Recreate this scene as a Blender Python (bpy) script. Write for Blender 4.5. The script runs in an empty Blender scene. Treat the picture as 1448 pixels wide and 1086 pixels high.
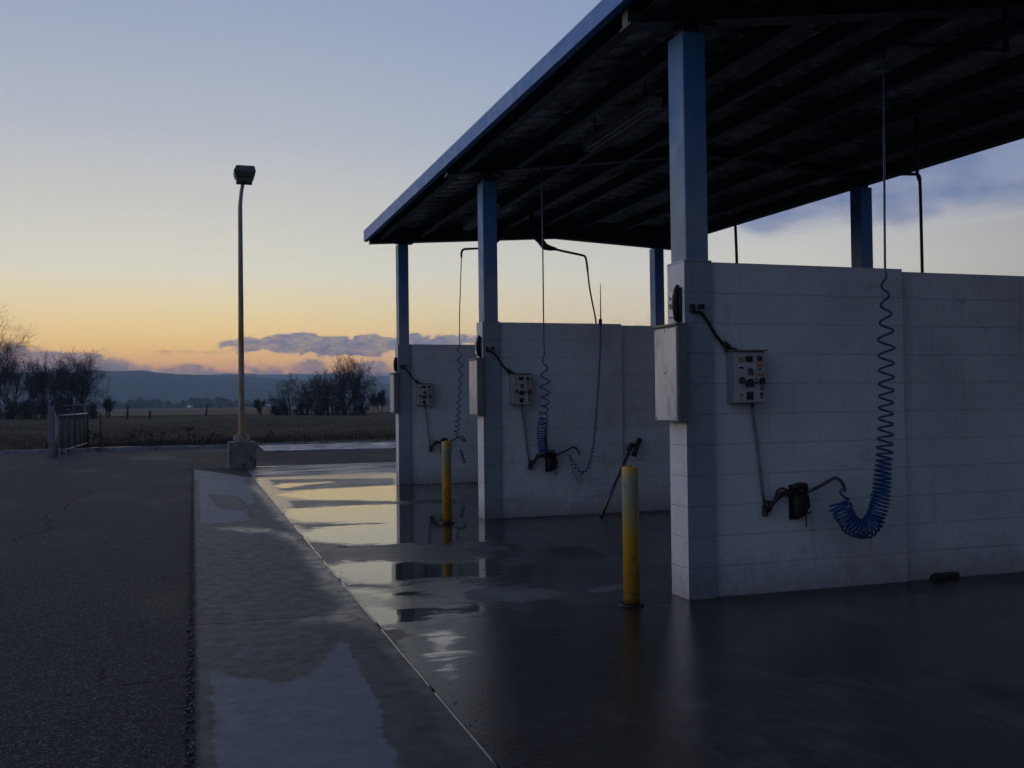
import bpy, bmesh, math, random
import numpy as np
from mathutils import Vector, Matrix, noise as mnoise
SC = bpy.context.scene
COL = SC.collection
rad = math.radians
random.seed(7)
JX = 1.035     # joint between the concrete strip and the bay floor

# ------------------------------------------------------------------ camera survey
F_PX, CX, CY, EYE = 1400.0, 724.0, 543.0, 1.315
YAW, PITCH, ROLL = math.atan(451/1400), 26.6/1400, .012
_f0 = Vector((math.sin(YAW), math.cos(YAW), 0)); _r0 = Vector((math.cos(YAW), -math.sin(YAW), 0)); _u0 = Vector((0, 0, 1))
_F = _f0*math.cos(PITCH)+_u0*math.sin(PITCH); _U1 = _u0*math.cos(PITCH)-_f0*math.sin(PITCH)
_R = _r0*math.cos(ROLL)-_U1*math.sin(ROLL); _U = _U1*math.cos(ROLL)+_r0*math.sin(ROLL)
def G(u, v, z=0.0):
    """ground point seen at photo pixel u,v (used to survey where stains and puddles lie on the ground)"""
    d = _F+_R*((u-CX)/F_PX)-_U*((v-CY)/F_PX)
    t = (z-EYE)/d.z
    return Vector((d.x*t, d.y*t, z))

cam_d = bpy.data.cameras.new('camera'); cam = bpy.data.objects.new('camera', cam_d); COL.objects.link(cam)
cam_d.sensor_width = 36; cam_d.lens = 36*F_PX/1448; cam_d.clip_end = 20000; cam_d.clip_start = .05
cam.matrix_world = Matrix(((_R.x, _U.x, -_F.x, 0), (_R.y, _U.y, -_F.y, 0), (_R.z, _U.z, -_F.z, EYE), (0, 0, 0, 1)))
SC.camera = cam

# ------------------------------------------------------------------ node helper
class N:
    def __init__(s, nt): s.nt = nt; nt.nodes.clear()
    def node(s, t, **kw):
        n = s.nt.nodes.new(t)
        for k, v in kw.items(): setattr(n, k, v)
        return n
    def put(s, sock, v):
        if hasattr(v, 'is_output') or isinstance(v, bpy.types.NodeSocket): s.nt.links.new(v, sock)
        elif isinstance(v, (tuple, list)):
            if len(v) == 3 and sock.type == 'RGBA': v = (*v, 1)
            sock.default_value = v
        else: sock.default_value = v
    def m(s, op, a, b=0.0, c=0.0, clamp=False):
        n = s.node('ShaderNodeMath', operation=op, use_clamp=clamp)
        s.put(n.inputs[0], a); s.put(n.inputs[1], b)
        if op in ('MULTIPLY_ADD', 'SMOOTH_MIN', 'SMOOTH_MAX', 'COMPARE', 'WRAP', 'PINGPONG'): s.put(n.inputs[2], c)
        return n.outputs[0]
    def add(s, a, b): return s.m('ADD', a, b)
    def sub(s, a, b): return s.m('SUBTRACT', a, b)
    def mul(s, a, b): return s.m('MULTIPLY', a, b)
    def step(s, x, lo, hi, a=0.0, b=1.0):
        n = s.node('ShaderNodeMapRange', interpolation_type='SMOOTHSTEP')
        s.put(n.inputs[0], x)
        for i, v in enumerate((lo, hi, a, b)): s.put(n.inputs[i+1], v)
        return n.outputs[0]
    def lin(s, x, lo, hi, a=0.0, b=1.0):
        n = s.node('ShaderNodeMapRange', clamp=True)
        s.put(n.inputs[0], x)
        for i, v in enumerate((lo, hi, a, b)): s.put(n.inputs[i+1], v)
        return n.outputs[0]
    def mix(s, f, a, b, mode='MIX'):
        n = s.node('ShaderNodeMix', data_type='RGBA', blend_type=mode)
        s.put(n.inputs[0], f); s.put(n.inputs[6], a); s.put(n.inputs[7], b)
        return n.outputs[2]
    def sep(s, v):
        n = s.node('ShaderNodeSeparateXYZ'); s.put(n.inputs[0], v); return n.outputs
    def comb(s, x, y, z=0.0):
        n = s.node('ShaderNodeCombineXYZ')
        for i, v in enumerate((x, y, z)): s.put(n.inputs[i], v)
        return n.outputs[0]
    def vmul(s, v, k):
        n = s.node('ShaderNodeVectorMath', operation='MULTIPLY'); s.put(n.inputs[0], v); s.put(n.inputs[1], k); return n.outputs[0]
    def vadd(s, v, k):
        n = s.node('ShaderNodeVectorMath', operation='ADD'); s.put(n.inputs[0], v); s.put(n.inputs[1], k); return n.outputs[0]
    def noise(s, vec, scale, detail=4.0, rough=.55, dist=0.0):
        n = s.node('ShaderNodeTexNoise'); s.put(n.inputs['Vector'], vec)
        s.put(n.inputs['Scale'], scale); s.put(n.inputs['Detail'], detail); s.put(n.inputs['Roughness'], rough); s.put(n.inputs['Distortion'], dist)
        return n.outputs[0]
    def voro(s, vec, scale, feature='F1', out=0):
        n = s.node('ShaderNodeTexVoronoi', feature=feature); s.put(n.inputs['Vector'], vec); s.put(n.inputs['Scale'], scale)
        return n.outputs[out]
    def pos(s): return s.node('ShaderNodeNewGeometry').outputs['Position']
    def obj(s): return s.node('ShaderNodeTexCoord').outputs['Object']
    def attr(s, name):
        return s.node('ShaderNodeAttribute', attribute_name=name).outputs['Fac']
    def bump(s, h, strength, dist=.01, normal=None):
        n = s.node('ShaderNodeBump'); s.put(n.inputs['Height'], h); s.put(n.inputs['Strength'], strength); s.put(n.inputs['Distance'], dist)
        if normal is not None: s.put(n.inputs['Normal'], normal)
        return n.outputs[0]
    def ramp(s, x, stops):
        n = s.node('ShaderNodeValToRGB'); e = n.color_ramp.elements
        while len(e) < len(stops): e.new(.5)
        for q, (p, c) in zip(e, stops): q.position = p; q.color = (*c, 1)
        s.put(n.inputs[0], x); return n.outputs[0]
    def out(s, color, rough=.6, metal=0.0, normal=None, ior=1.5, spec=.5, **kw):
        b = s.node('ShaderNodeBsdfPrincipled'); o = s.node('ShaderNodeOutputMaterial')
        s.put(b.inputs['Base Color'], color); s.put(b.inputs['Roughness'], rough); s.put(b.inputs['Metallic'], metal); s.put(b.inputs['IOR'], ior)
        s.put(b.inputs['Specular IOR Level'], spec)
        if normal is not None: s.put(b.inputs['Normal'], normal)
        for k, v in kw.items(): s.put(b.inputs[k.replace('_', ' ')], v)
        s.nt.links.new(b.outputs[0], o.inputs[0])

def mat(name):
    m = bpy.data.materials.new(name); m.use_nodes = True
    return m, N(m.node_tree)
def srgb(r, g, b):
    f = lambda c: c/12.92 if c <= .04045 else ((c+.055)/1.055)**2.4
    return tuple(f(c/255) for c in (r, g, b))
M = {}
def simple(name, col, rough=.6, metal=0.0, var=.25, scale=6.0, bump=.1, bscale=60.0, spec=.5, dirt=None, dirt_amt=.5):
    m, n = mat(name); p = n.pos()
    k = n.noise(p, scale, 5, .6)
    c = n.mix(n.lin(k, .25, .75), tuple(x*(1-var) for x in col), tuple(min(1, x*(1+var)) for x in col))
    if dirt is not None:
        d = n.step(n.noise(n.vmul(p, (1, 1, .35)), scale*1.7, 6, .65), .52, .70)
        c = n.mix(n.mul(d, dirt_amt), c, dirt)
    n.out(c, n.lin(n.noise(p, scale*2, 3), .2, .8, rough*.8, min(1, rough*1.2)), metal, n.bump(n.noise(p, bscale, 4), bump, .01), spec=spec)
    M[name] = m

# ------------------------------------------------------------------ mesh helper
class MB:
    def __init__(s): s.v = []; s.f = []; s.mi = []; s.smooth = []
    def add(s, vs, fs, mi=0, smooth=False):
        b = len(s.v); s.v += [tuple(v) for v in vs]
        for f in fs: s.f.append(tuple(b+i for i in f)); s.mi.append(mi); s.smooth.append(smooth)
        return s
    def hexa(s, c, mi=0, mis=None):
        # c: 8 corners, bottom 4 ccw then top 4 ccw
        fs = [(3, 2, 1, 0), (4, 5, 6, 7), (0, 1, 5, 4), (1, 2, 6, 5), (2, 3, 7, 6), (3, 0, 4, 7)]
        b = len(s.v); s.v += [tuple(x) for x in c]
        for k, f in enumerate(fs):
            s.f.append(tuple(b+i for i in f)); s.mi.append(mis[k] if mis else mi); s.smooth.append(False)
        return s
    def box(s, x0, x1, y0, y1, z0, z1, mi=0, mis=None, bev=0.0):
        # faces: bottom, top, -y, +x, +y, -x
        if bev <= 0:
            return s.hexa([(x0, y0, z0), (x1, y0, z0), (x1, y1, z0), (x0, y1, z0), (x0, y0, z1), (x1, y0, z1), (x1, y1, z1), (x0, y1, z1)], mi, mis)
        bm = bmesh.new(); bmesh.ops.create_cube(bm, size=1)
        for v in bm.verts: v.co = Vector((x0+(v.co.x+.5)*(x1-x0), y0+(v.co.y+.5)*(y1-y0), z0+(v.co.z+.5)*(z1-z0)))
        bmesh.ops.bevel(bm, geom=bm.edges[:], offset=bev, segments=2, affect='EDGES', profile=.5)
        return s.from_bm(bm, mi)
    def from_bm(s, bm, mi=0, smooth=False):
        bm.verts.index_update()
        s.add([v.co[:] for v in bm.verts], [[v.index for v in f.verts] for f in bm.faces], mi, smooth); bm.free(); return s
    def tube(s, pts, r, n=8, mi=0, caps=True):
        pts = [Vector(p) for p in pts]
        if len(pts) < 2: return s
        rs = r if isinstance(r, (list, tuple)) else [r]*len(pts)
        t0 = (pts[1]-pts[0]).normalized()
        ref = Vector((0, 0, 1)) if abs(t0.z) < .9 else Vector((1, 0, 0))
        u = t0.cross(ref).normalized()
        vs = []; prev = t0
        for i, p in enumerate(pts):
            a = pts[max(0, i-1)]; b = pts[min(len(pts)-1, i+1)]
            t = (b-a)
            t = t.normalized() if t.length > 1e-9 else prev
            u = (u-t*u.dot(t))
            u = u.normalized() if u.length > 1e-6 else t.orthogonal().normalized()
            w = t.cross(u); prev = t
            for k in range(n):
                q = 2*math.pi*k/n
                vs.append(p+(u*math.cos(q)+w*math.sin(q))*rs[i])
        fs = []
        for i in range(len(pts)-1):
            for k in range(n):
                a = i*n+k; b = i*n+(k+1) % n
                fs.append((a, b, b+n, a+n))
        s.add(vs, fs, mi, True)
        if caps:
            b = len(s.v)-len(vs)
            s.f.append(tuple(b+k for k in reversed(range(n)))); s.mi.append(mi); s.smooth.append(False)
            e = b+(len(pts)-1)*n
            s.f.append(tuple(e+k for k in range(n))); s.mi.append(mi); s.smooth.append(False)
        return s
    def lathe(s, x, y, prof, n=24, mi=0):
        vs = []; fs = []
        for r, z in prof:
            for k in range(n):
                q = 2*math.pi*k/n; vs.append((x+r*math.cos(q), y+r*math.sin(q), z))
        for i in range(len(prof)-1):
            for k in range(n):
                a = i*n+k; b = i*n+(k+1) % n; fs.append((a, b, b+n, a+n))
        s.add(vs, fs, mi, True)
        b = len(s.v)-len(vs)
        s.f.append(tuple(b+k for k in reversed(range(n)))); s.mi.append(mi); s.smooth.append(False)
        e = b+(len(prof)-1)*n
        s.f.append(tuple(e+k for k in range(n))); s.mi.append(mi); s.smooth.append(False)
        return s
    def prism_y(s, poly, y0, y1, mi=0):
        n = len(poly)
        vs = [(x, y0, z) for x, z in poly]+[(x, y1, z) for x, z in poly]
        fs = [tuple(range(n)), tuple(range(2*n-1, n-1, -1))]
        for i in range(n): j = (i+1) % n; fs.append((j, i, i+n, j+n))
        return s.add(vs, fs, mi)
    def build(s, name, m, parent=None, loc=None, label=None):
        me = bpy.data.meshes.new(name)
        o = Vector(parent.location) if parent is not None and parent.type == 'EMPTY' else Vector((0, 0, 0))
        if parent is not None and parent.type != 'EMPTY':
            o = Vector(parent.get('_o', (0, 0, 0)))
        me.from_pydata([(v[0]-o.x, v[1]-o.y, v[2]-o.z) for v in s.v], [], s.f)
        me.polygons.foreach_set('material_index', s.mi); me.polygons.foreach_set('use_smooth', s.smooth)
        for x in (m if isinstance(m, (list, tuple)) else [m]): me.materials.append(x if not isinstance(x, str) else M[x])
        me.update()
        ob = bpy.data.objects.new(name, me); COL.objects.link(ob)
        if parent is not None:
            ob.parent = parent; ob['_o'] = tuple(o)
        if label: ob['label'] = label
        return ob

def thing(name, label, cat, loc=(0, 0, 0), group=None):
    o = bpy.data.objects.new(name, None); COL.objects.link(o); o.location = loc; o.empty_display_size = .2
    o['label'] = label; o['category'] = cat
    if group: o['group'] = group
    return o
def tag(o, label, cat, group=None):
    o['label'] = label; o['category'] = cat
    if group: o['group'] = group
    return o
def struct(o, label=None):
    o['kind'] = 'structure'
    if label: o['label'] = label
    return o
def stuff(o, label, cat):
    o['kind'] = 'stuff'; o['label'] = label; o['category'] = cat
    return o

# ------------------------------------------------------------------ materials
def mat_block(name, base, joint=.18, stain=True):
    """painted concrete block: courses of 8 inch, running bond, thick paint"""
    m, n = mat(name); p = n.pos(); x, y, z = n.sep(p)
    w = n.mul(n.sub(n.noise(p, 5, 3), .5), .012)
    zz = n.add(z, w)
    # brick bond in the plane (x+y, z)
    br = n.node('ShaderNodeTexBrick'); br.offset = .5; br.squash = 1
    n.put(br.inputs['Vector'], n.comb(n.add(n.add(x, y), .11), zz))
    for k, v in (('Color1', (1, 1, 1)), ('Color2', (.96, .96, .96)), ('Mortar', (0, 0, 0))): n.put(br.inputs[k], v)
    for k, v in (('Scale', 1.0), ('Mortar Size', .007), ('Mortar Smooth', .6), ('Brick Width', .4064), ('Row Height', .2035)): n.put(br.inputs[k], v)
    hz = n.m('PINGPONG', n.add(zz, 0.0), .10175)     # distance to nearest course line
    hl = n.mul(n.step(hz, .0005, .0055, 1.0, 0.0), n.lin(n.noise(n.vmul(p, (2.2, 2.2, 9)), 2.6, 4), .32, .62, .1, 1.0))
    big = n.noise(p, 1.3, 5, .6)
    c = n.mix(n.lin(big, .3, .7), tuple(k*.80 for k in base), tuple(min(1, k*1.10) for k in base))
    c = n.mix(.10, c, br.outputs['Color'], 'MULTIPLY')
    c = n.mix(n.mul(hl, joint), c, tuple(k*.30 for k in base))
    if stain:
        d = n.step(n.noise(n.vmul(p, (3.5, 3.5, .5)), 2.4, 6, .62), .56, .74)
        c = n.mix(n.mul(d, .28), c, (.20, .20, .19))
        sp = n.noise(p, 85, 3, .7); c = n.mix(n.lin(sp, .35, .7, 0, .35), c, tuple(k*.55 for k in base))
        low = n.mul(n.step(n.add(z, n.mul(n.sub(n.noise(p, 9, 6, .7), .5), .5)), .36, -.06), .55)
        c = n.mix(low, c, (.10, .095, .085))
        pit = n.step(n.noise(p, 42, 2), .66, .73)
        c = n.mix(n.mul(pit, .55), c, (.08, .07, .06))
        peel = n.step(n.add(n.noise(p, 6.5, 8, .72), n.mul(n.sub(n.noise(p, .9, 2), .5), .35)), .60, .64)
        c = n.mix(n.mul(peel, .22), c, (.24, .235, .225))
        rs = n.mul(n.step(n.noise(n.vmul(p, (9, 9, 1.2)), 1.6, 5, .7), .66, .76), n.step(n.noise(p, 2.1, 2), .5, .65))
        c = n.mix(n.mul(rs, .6), c, (.17, .085, .045))
    h = n.add(n.mul(n.noise(p, 130, 4, .7), .35), n.add(n.mul(n.noise(p, 28, 4), .5), n.mul(n.sub(1.0, hl), .9)))
    h = n.add(h, n.mul(br.outputs['Fac'], -.22))
    n.out(c, n.lin(n.noise(p, 9, 3), .3, .7, .45, .7), 0, n.bump(h, .55, .006))
    M[name] = m
mat_block('painted_block', (.66, .70, .735))
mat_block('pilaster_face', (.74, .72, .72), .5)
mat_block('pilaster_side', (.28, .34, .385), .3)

def mat_steel_blue(name, blue, pale, fade_lo, fade_hi):
    m, n = mat(name); p = n.pos(); x, y, z = n.sep(p)
    k = n.noise(n.vmul(p, (4, 4, 1.2)), 1.5, 5)
    f = n.step(n.add(z, n.mul(n.sub(k, .5), 1.2)), fade_lo, fade_hi)
    c = n.mix(f, pale, blue)
    c = n.mix(n.lin(n.noise(p, 3, 6, .6), .3, .7, 0, .35), c, tuple(q*.6 for q in blue))
    sp = n.step(n.noise(n.vmul(p, (14, 14, 3)), 3, 6, .7), .63, .70)
    c = n.mix(n.mul(sp, .65), c, (.14, .075, .045))
    drip = n.step(n.noise(n.vmul(p, (22, 22, .9)), 1.6, 5, .7), .58, .72)
    c = n.mix(n.mul(drip, .35), c, tuple(q*.45+.02 for q in blue))
    n.out(c, n.lin(n.noise(p, 8, 4), .3, .7, .38, .6), 0, n.bump(n.noise(p, 45, 4), .2, .004), spec=.4)
    M[name] = m
mat_steel_blue('blue_post', (.055, .20, .47), (.25, .31, .39), 2.4, 3.6)
mat_steel_blue('blue_fascia', (.07, .235, .58), (.07, .235, .58), 0, 1)

def mat_deck():
    m, n = mat('roof_sheet'); p = n.pos()
    k = n.noise(n.vmul(p, (.7, .55, 1)), 1.3, 7, .72)
    c = n.mix(n.lin(k, .42, .66), (.06, .066, .072), (.50, .51, .52))
    r = n.step(n.noise(p, 1.7, 5, .7), .56, .7)
    c = n.mix(n.mul(r, .6), c, (.07, .045, .03))
    n.out(c, n.lin(n.noise(p, 3, 5), .35, .65, .16, .5), .35, n.bump(n.noise(n.vmul(p, (1, 4, 1)), 6, 4), .25, .02))
    M['roof_sheet'] = m
mat_deck()
simple('dark_steel', (.035, .046, .058), .5, .3, .35, 5, .15, 50, dirt=(.06, .035, .02))
simple('black_iron', (.018, .018, .02), .45, .3, .3, 12, .2, 70, dirt=(.05, .03, .02), dirt_amt=.4)
simple('wet_rubber', (.05, .048, .045), .18, 0, .3, 12, .2, 80)
simple('black_rubber', (.012, .012, .014), .55, 0, .3, 20, .2, 120)
simple('wand_steel', (.16, .165, .17), .3, .85, .3, 15, .1, 60, dirt=(.05, .04, .035))
simple('conduit', (.22, .22, .215), .45, .5, .3, 10, .15, 80, dirt=(.10, .06, .035))
simple('blue_hose', (.013, .062, .20), .3, 0, .2, 20, .05, 90)
simple('cabinet_grey', (.62, .595, .60), .38, .25, .14, 4, .08, 40, dirt=(.20, .175, .155), dirt_amt=.55)
simple('cabinet_edge', (.20, .20, .20), .5, .3, .25, 8, .1, 50, dirt=(.09, .06, .04))
simple('panel_face', (.46, .45, .46), .4, .2, .12, 14, .1, 60, dirt=(.26, .19, .13), dirt_amt=.6)
simple('panel_side', (.20, .245, .28), .5, .1, .2, 9, .1, 60, dirt=(.10, .09, .08))
simple('panel_black', (.012, .012, .013), .3, 0, .2, 20, .05, 60)
simple('panel_grey', (.10, .105, .11), .4, .3, .3, 30, .1, 60)
simple('sticker_yellow', (.33, .24, .09), .5, 0, .35, 60, .05, 60)
simple('sticker_orange', (.34, .18, .09), .5, 0, .35, 80, .05, 60)
simple('sticker_white', (.55, .55, .55), .5, 0, .2, 60, .05, 60)
simple('fixture_white', (.30, .30, .29), .45, 0, .15, 6, .08, 40, dirt=(.12, .10, .08))
simple('tube_glass', (.42, .42, .40), .25, 0, .1, 6, .02, 40)
simple('lamp_metal', (.085, .10, .085), .5, .3, .3, 7, .1, 40, dirt=(.09, .07, .04))
simple('lamp_lens', (.11, .095, .07), .25, 0, .2, 7, .05, 40)
simple('field_post', (.06, .052, .045), .9, 0, .35, 9, .4, 60)
simple('gate_steel', (.24, .27, .31), .5, .4, .3, 6, .15, 60, dirt=(.12, .07, .04))
simple('gate_dark', (.05, .05, .055), .7, .1, .3, 6, .15, 60)
simple('weathered_timber', (.20, .21, .23), .8, 0, .3, 7, .3, 50, dirt=(.09, .08, .07))
simple('bark', (.020, .018, .017), .95, 0, .35, 2.0, .4, 20)
simple('twig', (.026, .021, .019), .95, 0, .35, 1.0, .2, 20)
simple('shrub', (.020, .019, .016), .95, 0, .4, 1.0, .2, 20)
simple('far_wood', (.030, .032, .030), 1, 0, .4, .02, 0, 1)
simple('white_siding', (.40, .40, .40), .7, 0, .1, 1, .05, 5)
simple('roof_shingle', (.08, .075, .07), .9, 0, .2, 1, .05, 5)
simple('stone_chip', (.12, .115, .11), .8, 0, .5, 30, .3, 90)
simple('weed', (.088, .074, .047), .95, 0, .4, 3, .1, 20)

def mat_bollard():
    m, n = mat('bollard_yellow'); p = n.obj(); x, y, z = n.sep(p)
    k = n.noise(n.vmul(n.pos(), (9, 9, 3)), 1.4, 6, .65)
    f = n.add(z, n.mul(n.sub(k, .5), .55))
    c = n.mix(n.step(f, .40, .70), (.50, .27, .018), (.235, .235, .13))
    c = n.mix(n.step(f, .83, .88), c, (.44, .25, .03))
    d = n.step(n.noise(n.pos(), 17, 6, .7), .57, .66)
    c = n.mix(n.mul(d, .65), c, (.10, .065, .03))
    sc_ = n.step(n.noise(n.vmul(n.pos(), (30, 30, 60)), 1.0, 5, .75), .63, .68)
    c = n.mix(n.mul(sc_, n.step(n.noise(n.pos(), 4, 3), .48, .6)), c, (.055, .05, .045))
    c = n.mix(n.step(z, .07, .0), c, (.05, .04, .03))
    n.out(c, .5, 0, n.bump(n.add(n.noise(n.pos(), 60, 4), n.mul(n.noise(n.pos(), 9, 3), 2.0)), .3, .004))
    M['bollard_yellow'] = m
mat_bollard()
def mat_pole():
    m, n = mat('pole_paint'); p = n.pos(); x, y, z = n.sep(p)
    k = n.noise(n.vmul(p, (7, 7, 1.1)), 1.5, 6, .7)
    rust = n.step(n.add(k, n.lin(z, .6, 6, .10, -.05)), .50, .58)
    c = n.mix(rust, (.27, .275, .265), (.30, .155, .03))
    c = n.mix(n.step(n.noise(n.vmul(p, (7, 7, 1.6)), 2.6, 6, .7), .56, .66), c, (.10, .05, .025))
    n.out(c, .55, 0, n.bump(n.noise(p, 40, 4), .3, .004)); M['pole_paint'] = m
    m, n = mat('plate_rust'); p = n.pos()
    k = n.step(n.noise(p, 6, 6, .7), .42, .56)
    c = n.mix(k, (.36, .34, .33), (.27, .14, .03))
    n.out(c, .7, 0, n.bump(n.noise(p, 40, 4), .3, .004)); M['plate_rust'] = m
    m, n = mat('footing_concrete'); p = n.pos(); x, y, z = n.sep(p)
    k = n.noise(p, 5, 6, .65)
    c = n.mix(n.lin(k, .3, .7), (.12, .115, .105), (.25, .24, .22))
    b = n.step(n.noise(n.vmul(p, (4, 4, 2)), 1.8, 5), .5, .64)
    c = n.mix(n.mul(b, n.step(z, .5, .1)), c, (.05, .04, .028))
    n.out(c, .9, 0, n.bump(n.noise(p, 30, 6, .7), .6, .01)); M['footing_concrete'] = m
mat_pole()

def cracks(n, p, scale, width, dist=.25, thr=.5):
    d = n.vadd(p, n.vmul(n.comb(n.noise(p, 1.6, 5), n.noise(n.vadd(p, (7, 3, 1)), 1.6, 5), 0), (dist*2, dist*2, 0)))
    e = n.voro(d, scale, 'DISTANCE_TO_EDGE')
    line = n.step(e, width, 0.0)
    return n.mul(line, n.step(n.noise(p, .35, 2), thr, thr+.12))

def mat_asphalt():
    m, n = mat('asphalt'); p = n.pos(); x, y, z = n.sep(p)
    big = n.noise(p, .35, 5, .6); med = n.noise(p, 2.4, 5, .6)
    agg = n.voro(p, 125, 'F1', 0); aggc = n.node('ShaderNodeTexVoronoi'); n.put(aggc.inputs['Vector'], p); n.put(aggc.inputs['Scale'], 125.0)
    sr = n.sep(aggc.outputs['Color'])[0]
    c = n.mix(n.lin(big, .3, .7), (.0095, .0130, .0190), (.0175, .0225, .0310))
    c = n.mix(n.lin(med, .35, .7, 0, .35), c, (.036, .039, .045))
    c = n.mix(n.step(sr, .74, .97, 0, .95), c, (.14, .15, .165))
    c = n.mix(n.step(sr, .34, .04, 0, .85), c, (.006, .006, .008))
    # long sinuous cracks across the lot and one diagonal
    wob = n.mul(n.sub(n.noise(n.vmul(p, (1, 0, 0)), .9, 6, .62), .5), .42)
    cr = None
    for y0, tilt, wd in ((4.6, .04, .010), (6.55, .03, .020), (8.1, -.02, .016), (10.25, .02, .022), (14.3, -.04, .030)):
        d = n.m('ABSOLUTE', n.sub(n.add(n.sub(y, y0), wob), n.mul(x, tilt)))
        l = n.mul(n.step(d, wd, wd*.2), n.lin(n.noise(n.vmul(p, (1, .2, 0)), 1.3, 3), .38, .56))
        cr = l if cr is None else n.m('MAXIMUM', cr, l)
    dd = n.m('ABSOLUTE', n.add(n.sub(n.add(x, 1.62), n.mul(n.sub(y, 11.5), .0)), n.mul(n.sub(n.noise(n.vmul(p, (0, 1, 0)), .7, 5), .5), .9)))
    dl = n.mul(n.step(dd, .034, .010), n.mul(n.step(y, 10.0, 11.0), n.step(y, 19, 16)))
    cr = n.m('MAXIMUM', n.m('MAXIMUM', cr, dl), n.mul(cracks(n, p, .32, .006), .8))
    # crumbled edge against the concrete strip
    ew = n.add(-.012, n.mul(n.noise(n.vmul(p, (0, 1, 0)), 3.0, 5, .7), .085))
    ed = n.add(x, ew)
    edge = n.step(ed, -.012, .02)
    c = n.mix(n.mul(n.step(ed, -.22, .02), .35), c, (.025, .024, .024))
    c = n.mix(n.mul(edge, .85), c, n.mix(n.step(n.noise(p, 60, 3), .5, .62), (.012, .011, .010), (.10, .094, .088)))
    c = n.mix(n.mul(cr, .9), c, (.006, .006, .006))
    # a damp sheen in broad patches
    wet = n.step(n.noise(n.vmul(p, (1, .45, 1)), .55, 5), .50, .66)
    c = n.mix(n.mul(wet, .25), c, (.020, .021, .024))
    h = n.add(n.mul(n.sub(1.0, agg), 1.0), n.add(n.mul(n.noise(p, 230, 3), .5), n.mul(cr, -3.0)))
    h = n.add(h, n.mul(n.noise(p, 9, 4), 1.2)); h = n.add(h, n.mul(edge, -3.5))
    n.out(c, n.mix(wet, (.72,)*3, (.60,)*3), 0, n.bump(h, .9, .009), spec=.12)
    M['asphalt'] = m
    m, n = mat('asphalt_dark'); p = n.pos()
    agg = n.voro(p, 70, 'F1', 0)
    c = n.mix(n.lin(n.noise(p, .8, 6, .65), .3, .7), (.026, .028, .033), (.075, .076, .082))
    n.out(c, n.lin(n.noise(n.vmul(p, (.6, 2.0, 1)), .9, 5), .38, .62, .24, .66), 0, n.bump(n.add(n.sub(1, agg), n.mul(n.noise(p, 7, 4), 1.5)), .6, .006))
    M['asphalt_dark'] = m
mat_asphalt()

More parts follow.
